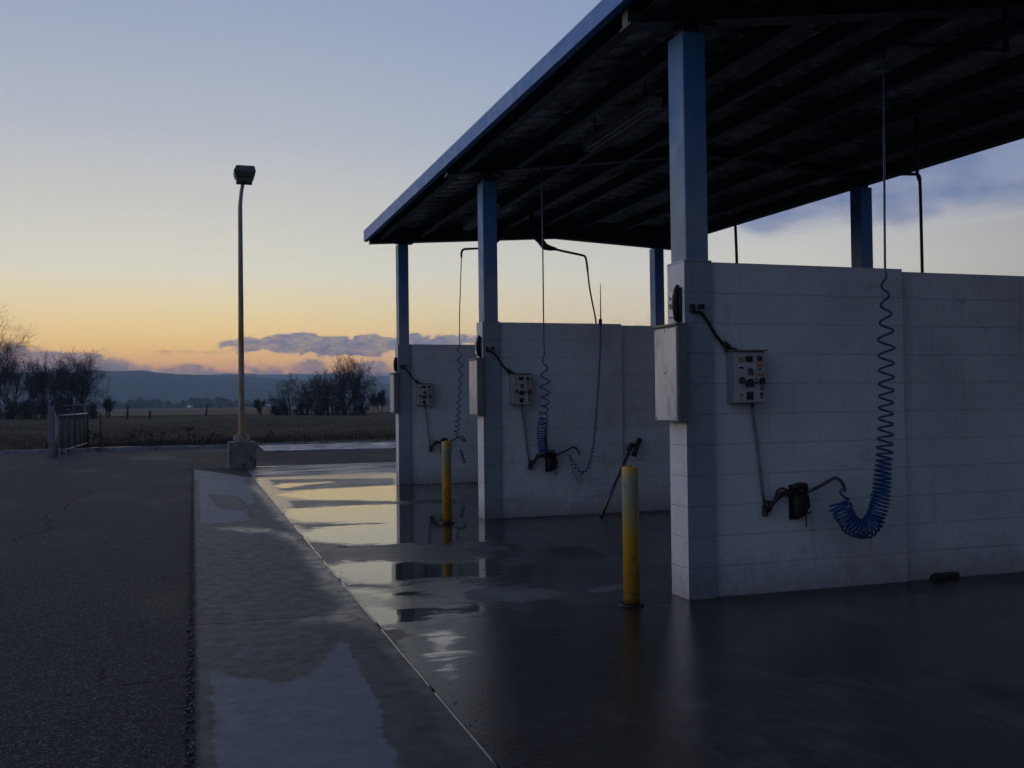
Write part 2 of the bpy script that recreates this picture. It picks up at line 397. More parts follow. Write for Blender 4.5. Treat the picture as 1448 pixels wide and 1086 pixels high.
def mat_floor():
    # washed concrete. attributes: pud = signed distance into standing water, dry = into drier patches, dark = black grime, and wet gutter shadow painted along the wall feet
    m, n = mat('wet_concrete'); p = n.pos(); x, y, z = n.sep(p)
    nb = n.noise(p, 1.6, 6, .6); nf = n.noise(p, 11, 5, .6); nm = n.noise(n.vadd(p, (31, 7, 0)), 3.2, 6, .65)
    ns = n.noise(n.vmul(p, (1.1, 7.0, 1)), 1.5, 5, .6)
    pud = n.add(n.attr('pud'), n.add(n.add(n.mul(n.sub(nm, .5), .26), n.mul(n.sub(ns, .5), .34)), n.mul(n.sub(nf, .5), .10)))
    pud = n.add(pud, n.mul(n.sub(n.noise(p, 48, 3), .5), .07))
    pm = n.step(pud, -.05, .05)
    rim = n.step(pud, -.28, -.02)
    dry = n.step(n.add(n.attr('dry'), n.add(n.mul(n.sub(nb, .5), .22), n.mul(n.sub(nf, .5), .16))), -.02, .04)
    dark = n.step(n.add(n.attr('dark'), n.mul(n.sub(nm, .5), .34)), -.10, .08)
    c = n.mix(n.lin(nb, .3, .7), (.0095, .0082, .0066), (.028, .0235, .019))
    c = n.mix(n.lin(n.noise(p, 5.5, 6, .7), .5, .72, 0, .6), c, (.042, .040, .038))
    c = n.mix(dry, c, n.mix(n.lin(nf, .3, .7), (.085, .095, .110), (.115, .125, .14)))
    c = n.mix(n.mul(rim, .45), c, (.022, .021, .020))
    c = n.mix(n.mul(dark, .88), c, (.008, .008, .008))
    ag = n.voro(p, 120, 'F1', 0)
    speck = n.step(n.noise(p, 75, 2), .66, .74)
    c = n.mix(n.mul(speck, .5), c, (.006, .006, .006))
    c = n.mix(n.mul(n.step(n.noise(n.vadd(p, (9, 2, 0)), 95, 2), .66, .74), .5), c, (.15, .14, .13))
    rust = n.mul(n.step(n.noise(p, 2.6, 5, .65), .60, .70), n.step(n.noise(p, .7, 2), .5, .62))
    c = n.mix(n.mul(rust, .5), c, (.075, .045, .018))
    cr = cracks(n, p, .45, .004, .35, .52)
    c = n.mix(n.mul(cr, .9), c, (.006, .006, .006))
    mt = n.step(n.add(n.attr('matte'), n.add(n.mul(n.sub(ns, .5), .30), n.mul(n.sub(nf, .5), .14))), -.05, .05)
    mt = n.m('MAXIMUM', mt, n.step(n.noise(n.vadd(n.vmul(p, (1.0, 1.6, 1)), (5, 11, 0)), 1.7, 7, .68), .60, .70, 0, .25))
    mt = n.mul(mt, n.sub(1.0, pm))
    def jline(ax, ay, bx, by, w0, lo=None):
        L_ = math.hypot(bx-ax, by-ay); ux, uy = (bx-ax)/L_, (by-ay)/L_
        rx = n.sub(x, ax); ry = n.sub(y, ay)
        dd = n.m('ABSOLUTE', n.add(n.sub(n.mul(rx, uy), n.mul(ry, ux)), n.mul(n.sub(n.noise(p, 6, 4), .5), .02)))
        tt = n.add(n.mul(rx, ux), n.mul(ry, uy))
        return n.mul(n.step(dd, w0, w0*.35), n.mul(n.step(tt, -.05, .05), n.step(tt, L_+.05, L_-.05)))
    jn = None
    for a_ in ((3.07, -12, 3.07, 5.83, .013), (3.08, 6.15, 3.10, 10.75, .013), (3.13, 11.1, 3.16, 15.9, .02), (JX, 5.93, 3.0, 5.85, .012), (JX, 11.0, 3.05, 10.85, .02), (JX, 15.3, 3.1, 15.6, .03), (2.50, 2.9, 3.40, 3.45, .006), (3.40, 3.45, 5.2, 3.5, .006)):
        l_ = jline(*a_); jn = l_ if jn is None else n.m('MAXIMUM', jn, l_)
    jn = n.mul(jn, n.lin(n.noise(p, 2.3, 4), .38, .60, .05, .75))
    c = n.mix(jn, c, (.004, .004, .004))
    silt = n.step(n.noise(n.vadd(n.vmul(p, (1, .6, 1)), (17, 3, 0)), 1.1, 8, .72), .52, .62)
    c = n.mix(n.mul(silt, .7), c, (.082, .065, .048))
    film = n.add(n.lin(n.noise(n.vmul(p, (1.0, .55, 1)), 2.1, 6, .68), .32, .68, .05, .17), n.mul(mt, .30))
    r = n.mix(pm, film, (.035,)*3)
    r = n.mix(n.mul(dry, n.sub(1.0, pm)), r, (.7,)*3)
    r = n.mix(n.mul(dark, .5), r, (.55,)*3)
    film = n.mul(n.add(film, n.mul(silt, .10)), n.lin(rim, 0, .6, 1.0, .55))
    h = n.add(n.mul(n.noise(p, 75, 4, .7), 1.0), n.mul(n.noise(p, 26, 4), .25))
    h = n.add(h, n.mul(n.m('MAXIMUM', cr, jn), -1.6))
    k = n.mul(n.sub(1.0, n.mul(pm, .985)), .34)
    n1 = n.bump(h, k, .004)
    sw = n.noise(n.vmul(p, (1.0, 1.0, 1)), 7.0, 3)
    n2 = n.bump(sw, n.add(.05, n.mul(n.sub(1.0, pm), .12)), .006, n1)
    c = n.mix(n.mul(mt, .5), c, (.034, .031, .030))
    n.out(c, r, 0, n2, ior=n.lin(pm, 0, 1, 1.55, 2.2), spec=n.lin(mt, 0, 1, .5, .22), Specular_Tint=n.mix(pm, (1, .97, .92, 1), (1, .86, .56, 1)))  # warm tint colours puddle reflections yellower than the sky gives
    M['wet_concrete'] = m

    m, n = mat('strip_concrete'); p = n.pos(); x, y, z = n.sep(p)
    nb = n.noise(p, 1.3, 6, .6); nf = n.noise(p, 10, 5, .6); nm = n.noise(n.vadd(p, (31, 7, 0)), 3.0, 6, .65)
    dv = n.add(n.attr('dry'), n.add(n.mul(n.sub(nm, .5), .16), n.mul(n.sub(nf, .5), .06)))
    dry = n.step(dv, -.020, .030)
    fringe = n.mul(n.step(dv, -.13, -.015), n.sub(1.0, dry))
    wet = n.step(n.add(n.attr('pud'), n.add(n.mul(n.sub(nm, .5), .34), n.mul(n.sub(nf, .5), .16))), -.05, .12)
    dark = n.step(n.add(n.attr('dark'), n.add(n.mul(n.sub(nm, .5), .12), n.mul(n.sub(nf, .5), .10))), -.012, .012)
    c = n.mix(n.lin(nb, .3, .7), (.030, .029, .033), (.052, .050, .056))
    c = n.mix(n.lin(nf, .42, .7, 0, .55), c, (.028, .027, .029))
    c = n.mix(n.mul(n.step(n.noise(n.vadd(p, (2, 9, 0)), 4.2, 8, .75), .55, .66), .5), c, (.090, .086, .088))
    c = n.mix(n.mul(fringe, .45), c, (.022, .021, .021))
    blot = n.step(n.noise(n.vadd(p, (6, 2, 0)), 6.5, 8, .75), .40, .66)
    c = n.mix(dry, c, n.mix(n.mul(n.add(blot, nf), .6), (.078, .093, .112), (.125, .144, .168)))
    c = n.mix(n.mul(wet, .6), c, (.026, .024, .023))
    c = n.mix(n.mul(dark, .85), c, (.030, .027, .023))
    c = n.mix(n.mul(n.step(n.noise(p, 80, 2), .62, .72), .6), c, (.02, .019, .018))
    c = n.mix(n.mul(n.step(n.noise(n.vadd(p, (4, 8, 0)), 110, 2), .64, .74), .5), c, (.15, .15, .155))
    # saw cuts across the strip
    wob = n.mul(n.sub(n.noise(p, 4, 4), .5), .03)
    cr = None
    for y0, wd, a in ((6.28, .019, 1.), (8.35, .012, .45), (10.72, .020, .7), (13.1, .026, .8), (3.35, .010, .4)):
        l = n.mul(n.step(n.m('ABSOLUTE', n.add(n.sub(y, y0), wob)), wd, wd*.3), a); cr = l if cr is None else n.m('MAXIMUM', cr, l)
    cr = n.m('MAXIMUM', cr, n.mul(cracks(n, p, .5, .003, .3, .55), .6))
    c = n.mix(n.mul(cr, .92), c, (.008, .008, .008))
    # gravelly broken left edge
    ew = n.add(-.008, n.mul(n.noise(n.vmul(p, (0, 1, 0)), 3.5, 5, .7), .05))
    edge = n.step(n.sub(ew, x), -.006, .02)
    c = n.mix(n.mul(edge, .9), c, n.mix(n.step(n.noise(p, 50, 3), .48, .6), (.016, .015, .014), (.11, .10, .093)))
    r = n.mix(wet, n.lin(nf, .3, .7, .55, .75), n.lin(nf, .35, .65, .22, .50))
    r = n.mix(edge, r, (.9,)*3)
    h = n.add(n.mul(n.noise(p, 120, 4, .75), 1.3), n.mul(n.noise(p, 45, 4), .35)); h = n.add(h, n.mul(cr, -3.0)); h = n.add(h, n.mul(edge, n.mul(n.noise(p, 45, 3), 3.5)))
    n.out(c, r, 0, n.bump(h, .45, .004), ior=1.5, spec=.5)
    M['strip_concrete'] = m
mat_floor()

def mat_ground():
    m, n = mat('field_grass'); p = n.pos(); x, y, z = n.sep(p)
    k = n.noise(p, .13, 6, .65); k2 = n.noise(n.vmul(p, (.25, 1, 1)), .35, 6, .65); k3 = n.noise(p, 4, 5, .7)
    c = n.mix(n.lin(k, .3, .7), (.062, .056, .036), (.125, .102, .066))
    c = n.mix(n.lin(k2, .4, .7, 0, .7), c, (.055, .053, .036))
    c = n.mix(n.lin(k3, .35, .7, 0, .5), c, (.115, .098, .066))
    n.out(c, 1, 0, n.bump(n.add(n.noise(p, 5, 5, .7), n.mul(n.noise(p, .8, 4), 2)), 1, .25), spec=.1); M['field_grass'] = m
    m, n = mat('stubble'); p = n.pos()
    k = n.noise(n.vmul(p, (.2, 1, 1)), .05, 6, .65)
    c = n.mix(n.lin(k, .3, .7), (.13, .095, .06), (.22, .16, .10))
    n.out(c, 1, 0, n.bump(n.noise(p, .5, 5, .7), 1, .5), spec=.1); M['stubble'] = m
    m, n = mat('hill_forest'); p = n.pos()
    k = n.noise(p, .01, 8, .7); k2 = n.noise(p, .05, 4, .7)
    c = n.mix(n.lin(k, .35, .65), (.030, .033, .030), (.065, .062, .052))
    c = n.mix(n.lin(k2, .4, .65, 0, .6), c, (.028, .03, .028))
    n.out(c, 1, 0, spec=.1); M['hill_forest'] = m
    m, n = mat('kerb_concrete'); p = n.pos()
    k = n.noise(p, 1.5, 6, .7)
    c = n.mix(n.lin(k, .35, .65), (.13, .135, .145), (.30, .31, .33))
    c = n.mix(n.step(n.noise(n.vadd(p, (3, 5, 0)), 2.2, 5, .7), .54, .64), c, (.05, .045, .04))
    n.out(c, n.lin(n.noise(p, 2, 4), .4, .6, .3, .8), 0, n.bump(n.noise(p, 20, 5), .5, .01)); M['kerb_concrete'] = m
mat_ground()

# ------------------------------------------------------------------ ground sheets
def sheet(name, xs, ys, z, m, attrs=None, label=None):
    xs = np.asarray(xs, float); ys = np.asarray(ys, float)
    X, Y = np.meshgrid(xs, ys); nx, ny = len(xs), len(ys)
    co = np.stack([X.ravel(), Y.ravel(), np.full(X.size, z)], 1)
    i = np.arange(nx*ny).reshape(ny, nx)
    q = np.stack([i[:-1, :-1].ravel(), i[:-1, 1:].ravel(), i[1:, 1:].ravel(), i[1:, :-1].ravel()], 1)
    me = bpy.data.meshes.new(name); me.from_pydata(co.tolist(), [], q.tolist())
    if attrs:
        for k, polys in attrs.items():
            a = me.attributes.new(k, 'FLOAT', 'POINT'); a.data.foreach_set('value', sdf(co[:, :2], polys).astype(np.float32))
    me.materials.append(M[m]); me.update()
    o = bpy.data.objects.new(name, me); COL.objects.link(o); return struct(o, label)
SQ = .42      # depth is squashed when measuring how far inside a patch a point lies
def sdf(pts, polys):
    best = np.full(len(pts), -1.5)
    for poly, grow in polys:
        P = np.array([[q[0], q[1]] for q in poly], float); S = np.array([1, SQ])
        a = P*S; b = np.roll(a, -1, 0); p = pts*S
        d = np.full(len(p), 1e9); ins = np.zeros(len(p), bool)
        for k in range(len(a)):
            e = b[k]-a[k]; w = p-a[k]
            t = np.clip((w@e)/max(e@e, 1e-12), 0, 1)
            d = np.minimum(d, np.linalg.norm(w-t[:, None]*e, axis=1))
            c1 = (a[k, 1] > p[:, 1]) != (b[k, 1] > p[:, 1])
            with np.errstate(divide='ignore', invalid='ignore'):
                xi = a[k, 0]+(p[:, 1]-a[k, 1])*e[0]/(e[1] if abs(e[1]) > 1e-12 else 1e-12)
            ins ^= c1 & (p[:, 0] < xi)
        best = np.maximum(best, np.where(ins, d, -d)+grow)
    return np.clip(best, -1.5, .6)
def px(*uv): return [G(u, v)[:2] for u, v in uv]

pud = [
    (px((398, 700), (420, 695), (462, 692), (500, 690), (559, 687), (640, 688), (672, 694), (640, 704), (559, 708), (500, 706), (437, 705)), .05),
    (px((410, 722), (470, 717), (559, 714), (640, 714), (676, 720), (660, 737), (559, 739), (500, 738), (430, 736), (412, 729)), .05),
    (px((430, 757), (456, 748), (500, 744), (559, 741), (640, 738), (676, 744), (690, 760), (640, 767), (559, 766), (481, 766), (443, 762)), .05),
    (px((462, 803), (494, 795), (540, 794), (570, 796), (640, 796), (690, 796), (690, 812), (600, 822), (545, 825), (500, 822), (478, 815)), .0),
    (px((676, 790), (700, 788), (705, 815), (680, 818)), .0),
    (px((514, 866), (540, 859), (585, 856), (640, 856), (660, 868), (600, 880), (535, 883)), .0),
    (px((480, 832), (520, 830), (600, 836), (640, 842), (560, 850), (505, 846)), -.06),
    (px((640, 856), (676, 850), (690, 866), (660, 875), (630, 872)), .0),
    (px((388, 688), (400, 684), (470, 681), (400, 690)), .0),
    (px((540, 880), (640, 868), (690, 866), (700, 930), (690, 1000), (630, 1040), (590, 960)), -.19),
    (px((600, 893), (640, 890), (650, 897), (610, 902)), -.02),
    (px((600, 925), (655, 915), (668, 921), (620, 935)), -.02),
    (px((880, 870), (905, 866), (912, 960), (890, 965)), -.10),
    (px((945, 870), (985, 862), (990, 960), (955, 960)), -.12),
    (px((575, 684), (660, 684), (650, 690), (585, 690)), .0),
]
dryf = [
    (px((655, 838), (690, 832), (745, 832), (800, 838), (790, 846), (740, 852), (670, 850)), .015),
    (px((815, 832), (882, 827), (884, 834), (840, 836)), .01),
    (px((660, 774), (715, 772), (722, 777), (690, 781), (664, 780)), .01),
    (px((462, 772), (480, 769), (520, 772), (505, 776), (470, 777)), -.06),
    (px((700, 690), (760, 684), (800, 690), (750, 700)), -.1),
]
mattef = [
    (px((440, 769), (560, 769), (690, 766), (730, 772), (705, 792), (560, 793), (470, 797), (452, 786)), .06),
    (px((415, 709), (559, 708), (640, 706), (640, 714), (559, 714), (420, 721)), .05),
    (px((420, 741), (500, 739), (559, 739), (559, 741), (500, 744), (440, 751)), .04),
    (px((380, 678), (559, 676), (559, 687), (440, 692), (396, 694)), .0),
    (px((478, 824), (545, 826), (560, 831), (520, 834), (490, 832)), .0),
    (px((515, 886), (556, 886), (575, 900), (560, 915), (540, 915)), .02),
    (px((640, 800), (760, 796), (760, 828), (640, 830)), -.05),
]
darkf = [
    (px((770, 777), (820, 773), (852, 782), (850, 790), (806, 790)), .0),
    (px((1322, 952), (1400, 968), (1460, 985), (1470, 1000), (1430, 1000), (1360, 972)), .0),
    (px((620, 791), (650, 789), (655, 795), (625, 797)), -.05),
    (px((625, 822), (665, 815), (680, 826), (650, 832), (625, 830)), -.08),
    (px((560, 800), (580, 800), (590, 822), (565, 820)), -.16),
    (px((600, 846), (660, 850), (680, 862), (620, 866), (590, 858)), -.13),
    ([(3.32, 5.70), (9, 5.62), (9, 5.92), (3.32, 5.92)], .05),  # drain channel shadow and wet, painted dark along each wall foot
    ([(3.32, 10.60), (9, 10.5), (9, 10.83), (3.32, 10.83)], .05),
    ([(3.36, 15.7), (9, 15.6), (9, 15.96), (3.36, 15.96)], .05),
    (px((500, 826), (560, 824), (545, 832), (505, 832)), -.15),
    (px((520, 890), (552, 892), (556, 905), (530, 900)), -.1),
]
def steps(a, b, d): return list(np.arange(a, b, d))
fx = steps(JX+.012, 5.0, .035)+steps(5.0, 9.6, .12)+[9.6]
fy = [-12, -6, -2]+steps(0, 12, .05)+steps(12, 18.75, .08)+[18.75]
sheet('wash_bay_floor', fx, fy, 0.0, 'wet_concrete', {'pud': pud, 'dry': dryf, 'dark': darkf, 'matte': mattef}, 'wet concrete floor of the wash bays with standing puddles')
dry_s = [
    (px((283, 1100), (282, 1000), (288, 948), (312, 945), (345, 962), (400, 968), (440, 952), (462, 925), (486, 906), (515, 915), (545, 935), (562, 968), (585, 1000), (592, 1010), (570, 1030), (562, 1060), (572, 1100)), .0),
    ([(.1, -3), (.7, -3), (.72, 3.6), (.1, 3.6)], .0),
    (px((276, 664), (300, 668), (350, 676), (358, 690), (366, 712), (350, 716), (330, 702), (300, 700), (312, 716), (352, 722), (362, 735), (330, 741), (276, 742)), -.05),
]
wet_s = [
    (px((362, 676), (345, 690), (360, 700), (372, 716), (392, 740), (412, 752), (430, 745)), -.02),
    (px((412, 752), (360, 745), (300, 746), (330, 752), (390, 757), (420, 775), (432, 800), (452, 830), (470, 850), (452, 868), (420, 880), (470, 884), (520, 890), (545, 885), (480, 800)), .01),
    ([(JX-.06, 22), (JX-.06, -4), (JX, -4), (JX, 22)], .03),
]
sy = [-12, -6]+steps(-2, 12, .05)+steps(12, 18.65, .08)+[18.65]
strip = sheet('concrete_strip', steps(0, JX, .03)+[JX], sy, 0.0, 'strip_concrete', {'pud': wet_s, 'dry': dry_s, 'dark': [([(JX, 6.4), (.88, 6.2), (.82, 5.3), (.80, 4.4), (.74, 3.9), (.80, 3.4), (.78, 2), (.8, -3), (JX, -3)], .03), ([(0, 30), (0, -5), (.05, -5), (.05, 5), (.03, 30)], .02)]}, 'concrete strip between asphalt and wash bays')
b = MB(); rnd_ = random.Random(2); yy = -4.0
while yy < 19.2:
    L_ = rnd_.uniform(.5, 1.6); pts = []; k_ = int(L_/.08)+2
    for i in range(k_):
        q_ = yy+L_*i/(k_-1); pts.append((JX+.006+.004*mnoise.noise(Vector((q_*2, 0, 5))), q_, -.0035+.003*mnoise.noise(Vector((q_*1.5, 3, 1)))))
    b.tube(pts, .0085, 8); yy += L_+rnd_.uniform(.01, .12)
struct(b.build('joint_seal', 'wet_rubber'), 'wet rubber bead in the joint between strip and bay floor')
# tapering tip of the strip
b = MB(); b.add([(0, 18.65, 0), (JX, 18.65, 0), (.0, 21.95, 0)], [(0, 1, 2)])
o = b.build('concrete_strip', 'strip_concrete'); struct(o, 'tapering far end of the concrete strip')
for k, v in (('pud', -1), ('dry', .02), ('dark', -1)):
    a = o.data.attributes.new(k, 'FLOAT', 'POINT'); a.data.foreach_set('value', [v]*3)

b = MB(); b.add([(-80, -30, -.007), (60, -30, -.007), (60, 32.6, -.007), (-80, 31.2, -.007)], [(0, 1, 2, 3)])
struct(b.build('asphalt_lot', 'asphalt'), 'dark worn asphalt lot')
b = MB(); b.add([(1.05, 18.78, -.003), (12, 18.78, -.003), (12, 22.6, -.003), (1.05, 22.3, -.003)], [(0, 1, 2, 3)])
struct(b.build('apron', 'asphalt_dark'), 'dark patched apron beyond the wash bays')
# field: one sheet to the horizon with gentle relief near by
def field_z(x, y): return -.03+.10*(mnoise.noise(Vector((x*.08, y*.08, 3)))+mnoise.noise(Vector((x*.3, y*.3, 9)))*.3)*min(1, max(0, (y-36)/20))
b = MB(); xs = [-9000, -400, -120]+[-60+4*i for i in range(36)]+[120, 400, 9000]; ys = [-9000, -200, 30]+[32.8+2*i for i in range(60)]+[160, 200, 400, 1500, 9000]
vs = [(x, y, (field_z(x, y) if 32 < y < 200 else -.035)) for y in ys for x in xs]; nx = len(xs)
b.add(vs, [(j*nx+i, j*nx+i+1, (j+1)*nx+i+1, (j+1)*nx+i) for j in range(len(ys)-1) for i in range(nx-1)], 0, True)
struct(b.build('field', 'field_grass'), 'dull winter grass field')
b = MB(); b.add([(-700, 150, .05), (700, 158, .05), (1500, 1000, .05), (-1500, 1000, .05)], [(0, 1, 2, 3)])
struct(b.build('far_field', 'stubble'), 'brown stubble field beyond the fence line')
# kerb
b = MB()
def kerb_y(x): return 32.55+.05*x+.10*math.sin(x*.6)*.4
xs = [-60+1.5*i for i in range(75)]
for i in range(len(xs)-1):
    x0, x1 = xs[i], xs[i+1]-.012
    ya, yb = kerb_y(x0), kerb_y(x1); h = .10+.012*math.sin(i*1.7)
    b.hexa([(x0, ya, -.05), (x1, yb, -.05), (x1, yb+.17, -.05), (x0, ya+.17, -.05), (x0, ya+.02, h), (x1, yb+.02, h), (x1, yb+.17, h), (x0, ya+.17, h)])
struct(b.build('kerb', 'kerb_concrete'), 'pale concrete kerb along the field')
b = MB(); ft_ = [(1.95+.35*i, 28.95-.05*i*.35+.10*mnoise.noise(Vector((i*.37, 2, 0)))) for i in range(40)]
b.add([(x, y, .035) for x, y in ft_]+[(x, kerb_y(x)-.01, .06) for x, y in ft_]+[(x, y-.02, -.02) for x, y in ft_], [(i, i+1, 41+i, 40+i) for i in range(39)]+[(80+i, 81+i, i+1, i) for i in range(39)]+[(0, 40, 80)])
struct(b.build('pavement', 'kerb_concrete'), 'pale broken pavement in front of the kerb')

# hills
def ridge(name, D, depth, prof, azs, seed, label):
    b = MB(); rows = 14; n = len(azs); vs = []
    for j in range(rows+1):
        t = j/rows; s = math.sin(math.pi*min(1, t*1.0)) if t < .5 else math.sin(math.pi*t)
        for a in azs:
            q = rad(a); d = D+(t-.5)*depth
            e = prof(a)+mnoise.fractal(Vector((a*.35, seed, 0)), 1, 2, 5)*.09
            top = D*math.tan(rad(max(.15, e)))
            z = -3+top*s*(1+.10*mnoise.fractal(Vector((a*.8, t*4, seed)), 1, 2, 4)*(1-abs(2*t-1)**.5 if abs(t-.5) > .02 else 0))
            vs.append((d*math.sin(q), d*math.cos(q), z))
    b.add(vs, [(j*n+i, j*n+i+1, (j+1)*n+i+1, (j+1)*n+i) for j in range(rows) for i in range(n-1)], 0, True)
    struct(b.build(name, 'hill_forest'), label)
def interp(pts):
    xs = [p[0] for p in pts]; ys = [p[1] for p in pts]
    return lambda a: float(np.interp(a, xs, ys))
azs = [-75+.5*i for i in range(331)]
ridge('hills', 3000, 1500, interp([(-75, 1.2), (-30, 1.6), (-14, 1.75), (-7, 2.0), (-4, 1.98), (-2.3, 1.98), (0, 1.84), (2, 1.80), (4, 1.68), (6, 1.55), (9, 1.36), (12, 1.15), (20, .9), (40, .8), (90, 1)]), azs, 3.3, 'wooded hill across the plain')
ridge('hills', 5600, 1800, interp([(-75, 1.4), (-20, 1.5), (-6, 1.6), (0, 1.78), (2, 1.86), (4, 1.78), (7, 1.76), (9, 1.72), (12, 1.74), (20, 1.5), (40, 1.2), (90, 1)]), azs, 8.1, 'farther blue range of hills')

# haze
H_TOP = 200
b = MB().box(-6900, 6900, -3000, 6900, -6, H_TOP)
hz = b.build('haze', []); m, n = mat('haze_air')
vol = n.node('ShaderNodeVolumePrincipled'); o = n.node('ShaderNodeOutputMaterial')
n.put(vol.inputs['Color'], (.62, .81, 1.0)); n.put(vol.inputs['Density'], .00027); n.put(vol.inputs['Anisotropy'], .1)
n.nt.links.new(vol.outputs[0], o.inputs['Volume']); hz.data.materials.append(m); stuff(hz, 'thin evening haze over the plain', 'haze')

# ------------------------------------------------------------------ the wash building
ROW = [.97, 5.88, 10.79, 15.92]
DX = [0, 0, .03, .08]
WZ = [2.25, 2.25, 2.245, 2.30]
PT = [3.70, 3.79, 3.855, 3.935]         # front post tops
BT = [4.00, 4.04, 4.07, 4.045]          # back post tops
BX = [8.27, 8.27, 8.27, 7.83]
GP = [(3.80, 4.28, 4.14), (3.82, 4.29, 4.155), (3.92, 4.36, 4.18), (3.955, 4.165, 4.04)]   # girder underside at x 2.8, 6.0, 8.45
RX, FXX, BXX = 6.0, 2.69, 8.5
ft = lambda y: 4.06+.0104*(y-5.9)
fb = lambda y: 3.925+.006*(y-5.9)
be = lambda y: 4.30+.0158*(y-10.9)
def zd(x, y):    # underside of the roof sheet
    rz = 4.50
    if x < RX: t = (x-FXX)/(RX-FXX); return (ft(y)-.03)*(1-t)+rz*t
    t = (x-RX)/(BXX-RX); return rz*(1-t)+(be(y)-.03)*t
Y0, Y1 = .55, 16.16
canopy = thing('car_wash_canopy', 'long open canopy roof of the car wash with blue fascia on blue steel posts', 'canopy', (2.7, .6, 0))
b = MB(); ys = []; y = Y0
prof = [(0, 0), (.10, 0), (.135, .022), (.265, .022), (.30, 0)]     # trapezoid ribs running across
while y < Y1:
    for dy, dz in prof[:-1]: ys.append((min(y+dy, Y1), dz))
    y += .30
ys.append((Y1, 0))
xs = [FXX+.01, 3.5, 4.3, 5.1, RX, 6.8, 7.6, BXX-.01]; n_ = len(xs)
vb = [(x, y, zd(x, y)+dz) for y, dz in ys for x in xs]; vt = [(x, y, zd(x, y)+dz+.012) for y, dz in ys for x in xs]
q = [(j*n_+i, (j+1)*n_+i, (j+1)*n_+i+1, j*n_+i+1) for j in range(len(ys)-1) for i in range(n_-1)]
b.add(vb, q); b.add(vt, [tuple(reversed(f)) for f in q])
b.build('roof_sheet', 'roof_sheet', canopy)
# fascias (front and back along the eaves, the ends across)
seg = [Y0, 4.4, 10.25, Y1]
for k in range(3):
    a, c = seg[k]+.004, seg[k+1]-.004
    b = MB()
    for x0, x1, z0, z1 in ((0, .012, 0, 1),):
        b.hexa([(FXX-.012, a, fb(a)), (FXX+.0, a, fb(a)), (FXX+.0, c, fb(c)), (FXX-.012, c, fb(c)), (FXX-.012, a, ft(a)), (FXX, a, ft(a)), (FXX, c, ft(c)), (FXX-.012, c, ft(c))])
        b.hexa([(FXX+.001, a, fb(a)), (FXX+.05, a, fb(a)), (FXX+.05, c, fb(c)), (FXX+.001, c, fb(c)), (FXX+.001, a, fb(a)+.01), (FXX+.05, a, fb(a)+.01), (FXX+.05, c, fb(c)+.01), (FXX+.001, c, fb(c)+.01)])
        b.hexa([(FXX+.001, a, ft(a)-.008), (FXX+.03, a, ft(a)-.008), (FXX+.03, c, ft(c)-.008), (FXX+.001, c, ft(c)-.008), (FXX+.001, a, ft(a)+.004), (FXX+.03, a, ft(a)+.004), (FXX+.03, c, ft(c)+.004), (FXX+.001, c, ft(c)+.004)])
    b.build('fascia', 'blue_fascia', canopy)
b = MB(); a, c = Y0, Y1
b.hexa([(BXX, a, be(a)-.17), (BXX+.014, a, be(a)-.17), (BXX+.014, c, be(c)-.17), (BXX, c, be(c)-.17), (BXX, a, be(a)), (BXX+.014, a, be(a)), (BXX+.014, c, be(c)), (BXX, c, be(c))])
b.build('fascia', 'dark_steel', canopy, label='dark back fascia')
for yy, s in ((Y0, -1), (Y1, 1)):
    b = MB(); y_a, y_b = (yy-.014, yy-.002) if s < 0 else (yy+.002, yy+.014)
    b.prism_y([(FXX-.010, fb(yy)+.012), (RX, zd(RX, yy)-.12), (BXX, be(yy)-.15), (BXX, be(yy)+.004), (RX, 4.515), (FXX-.010, ft(yy)+.001)], y_a, y_b)
    b.build('fascia', 'dark_steel' if s > 0 else 'blue_fascia', canopy)
# girders
for r in range(4):
    yc = ROW[r]+.11; g = GP[r]; b = MB()
    low = [(2.75, g[0]-.007), (RX, g[1]), (8.47, g[2])]
    top = [(8.47, zd(8.47, yc)-.004), (RX, zd(RX, yc)-.004), (2.75, zd(2.75, yc)-.004)]
    b.prism_y(low+top, yc-.045, yc+.045)
    for i in range(2):
        (x0, z0), (x1, z1) = low[i], low[i+1]
        b.hexa([(x0, yc-.085, z0-.012), (x1, yc-.085, z1-.012), (x1, yc+.085, z1-.012), (x0, yc+.085, z0-.012), (x0, yc-.085, z0+.002), (x1, yc-.085, z1+.002), (x1, yc+.085, z1+.002), (x0, yc+.085, z0+.002)])
    b.build('girder', 'dark_steel', canopy)
# purlins, C sections along the building
for x in (2.86, 3.55, 4.25, 4.95, 5.62, 6.38, 7.05, 7.75, 8.35):
    b = MB(); a, c = Y0+.02, Y1-.02
    for dx0, dx1, d0, d1 in ((0, .014, -.006, -.165), (.0145, .085, -.151, -.165)):
        b.hexa([(x+dx0, a, zd(x, a)+d1), (x+dx1, a, zd(x, a)+d1), (x+dx1, c, zd(x, c)+d1), (x+dx0, c, zd(x, c)+d1),
                (x+dx0, a, zd(x, a)+d0), (x+dx1, a, zd(x, a)+d0), (x+dx1, c, zd(x, c)+d0), (x+dx0, c, zd(x, c)+d0)])
    b.build('purlin', 'dark_steel', canopy)
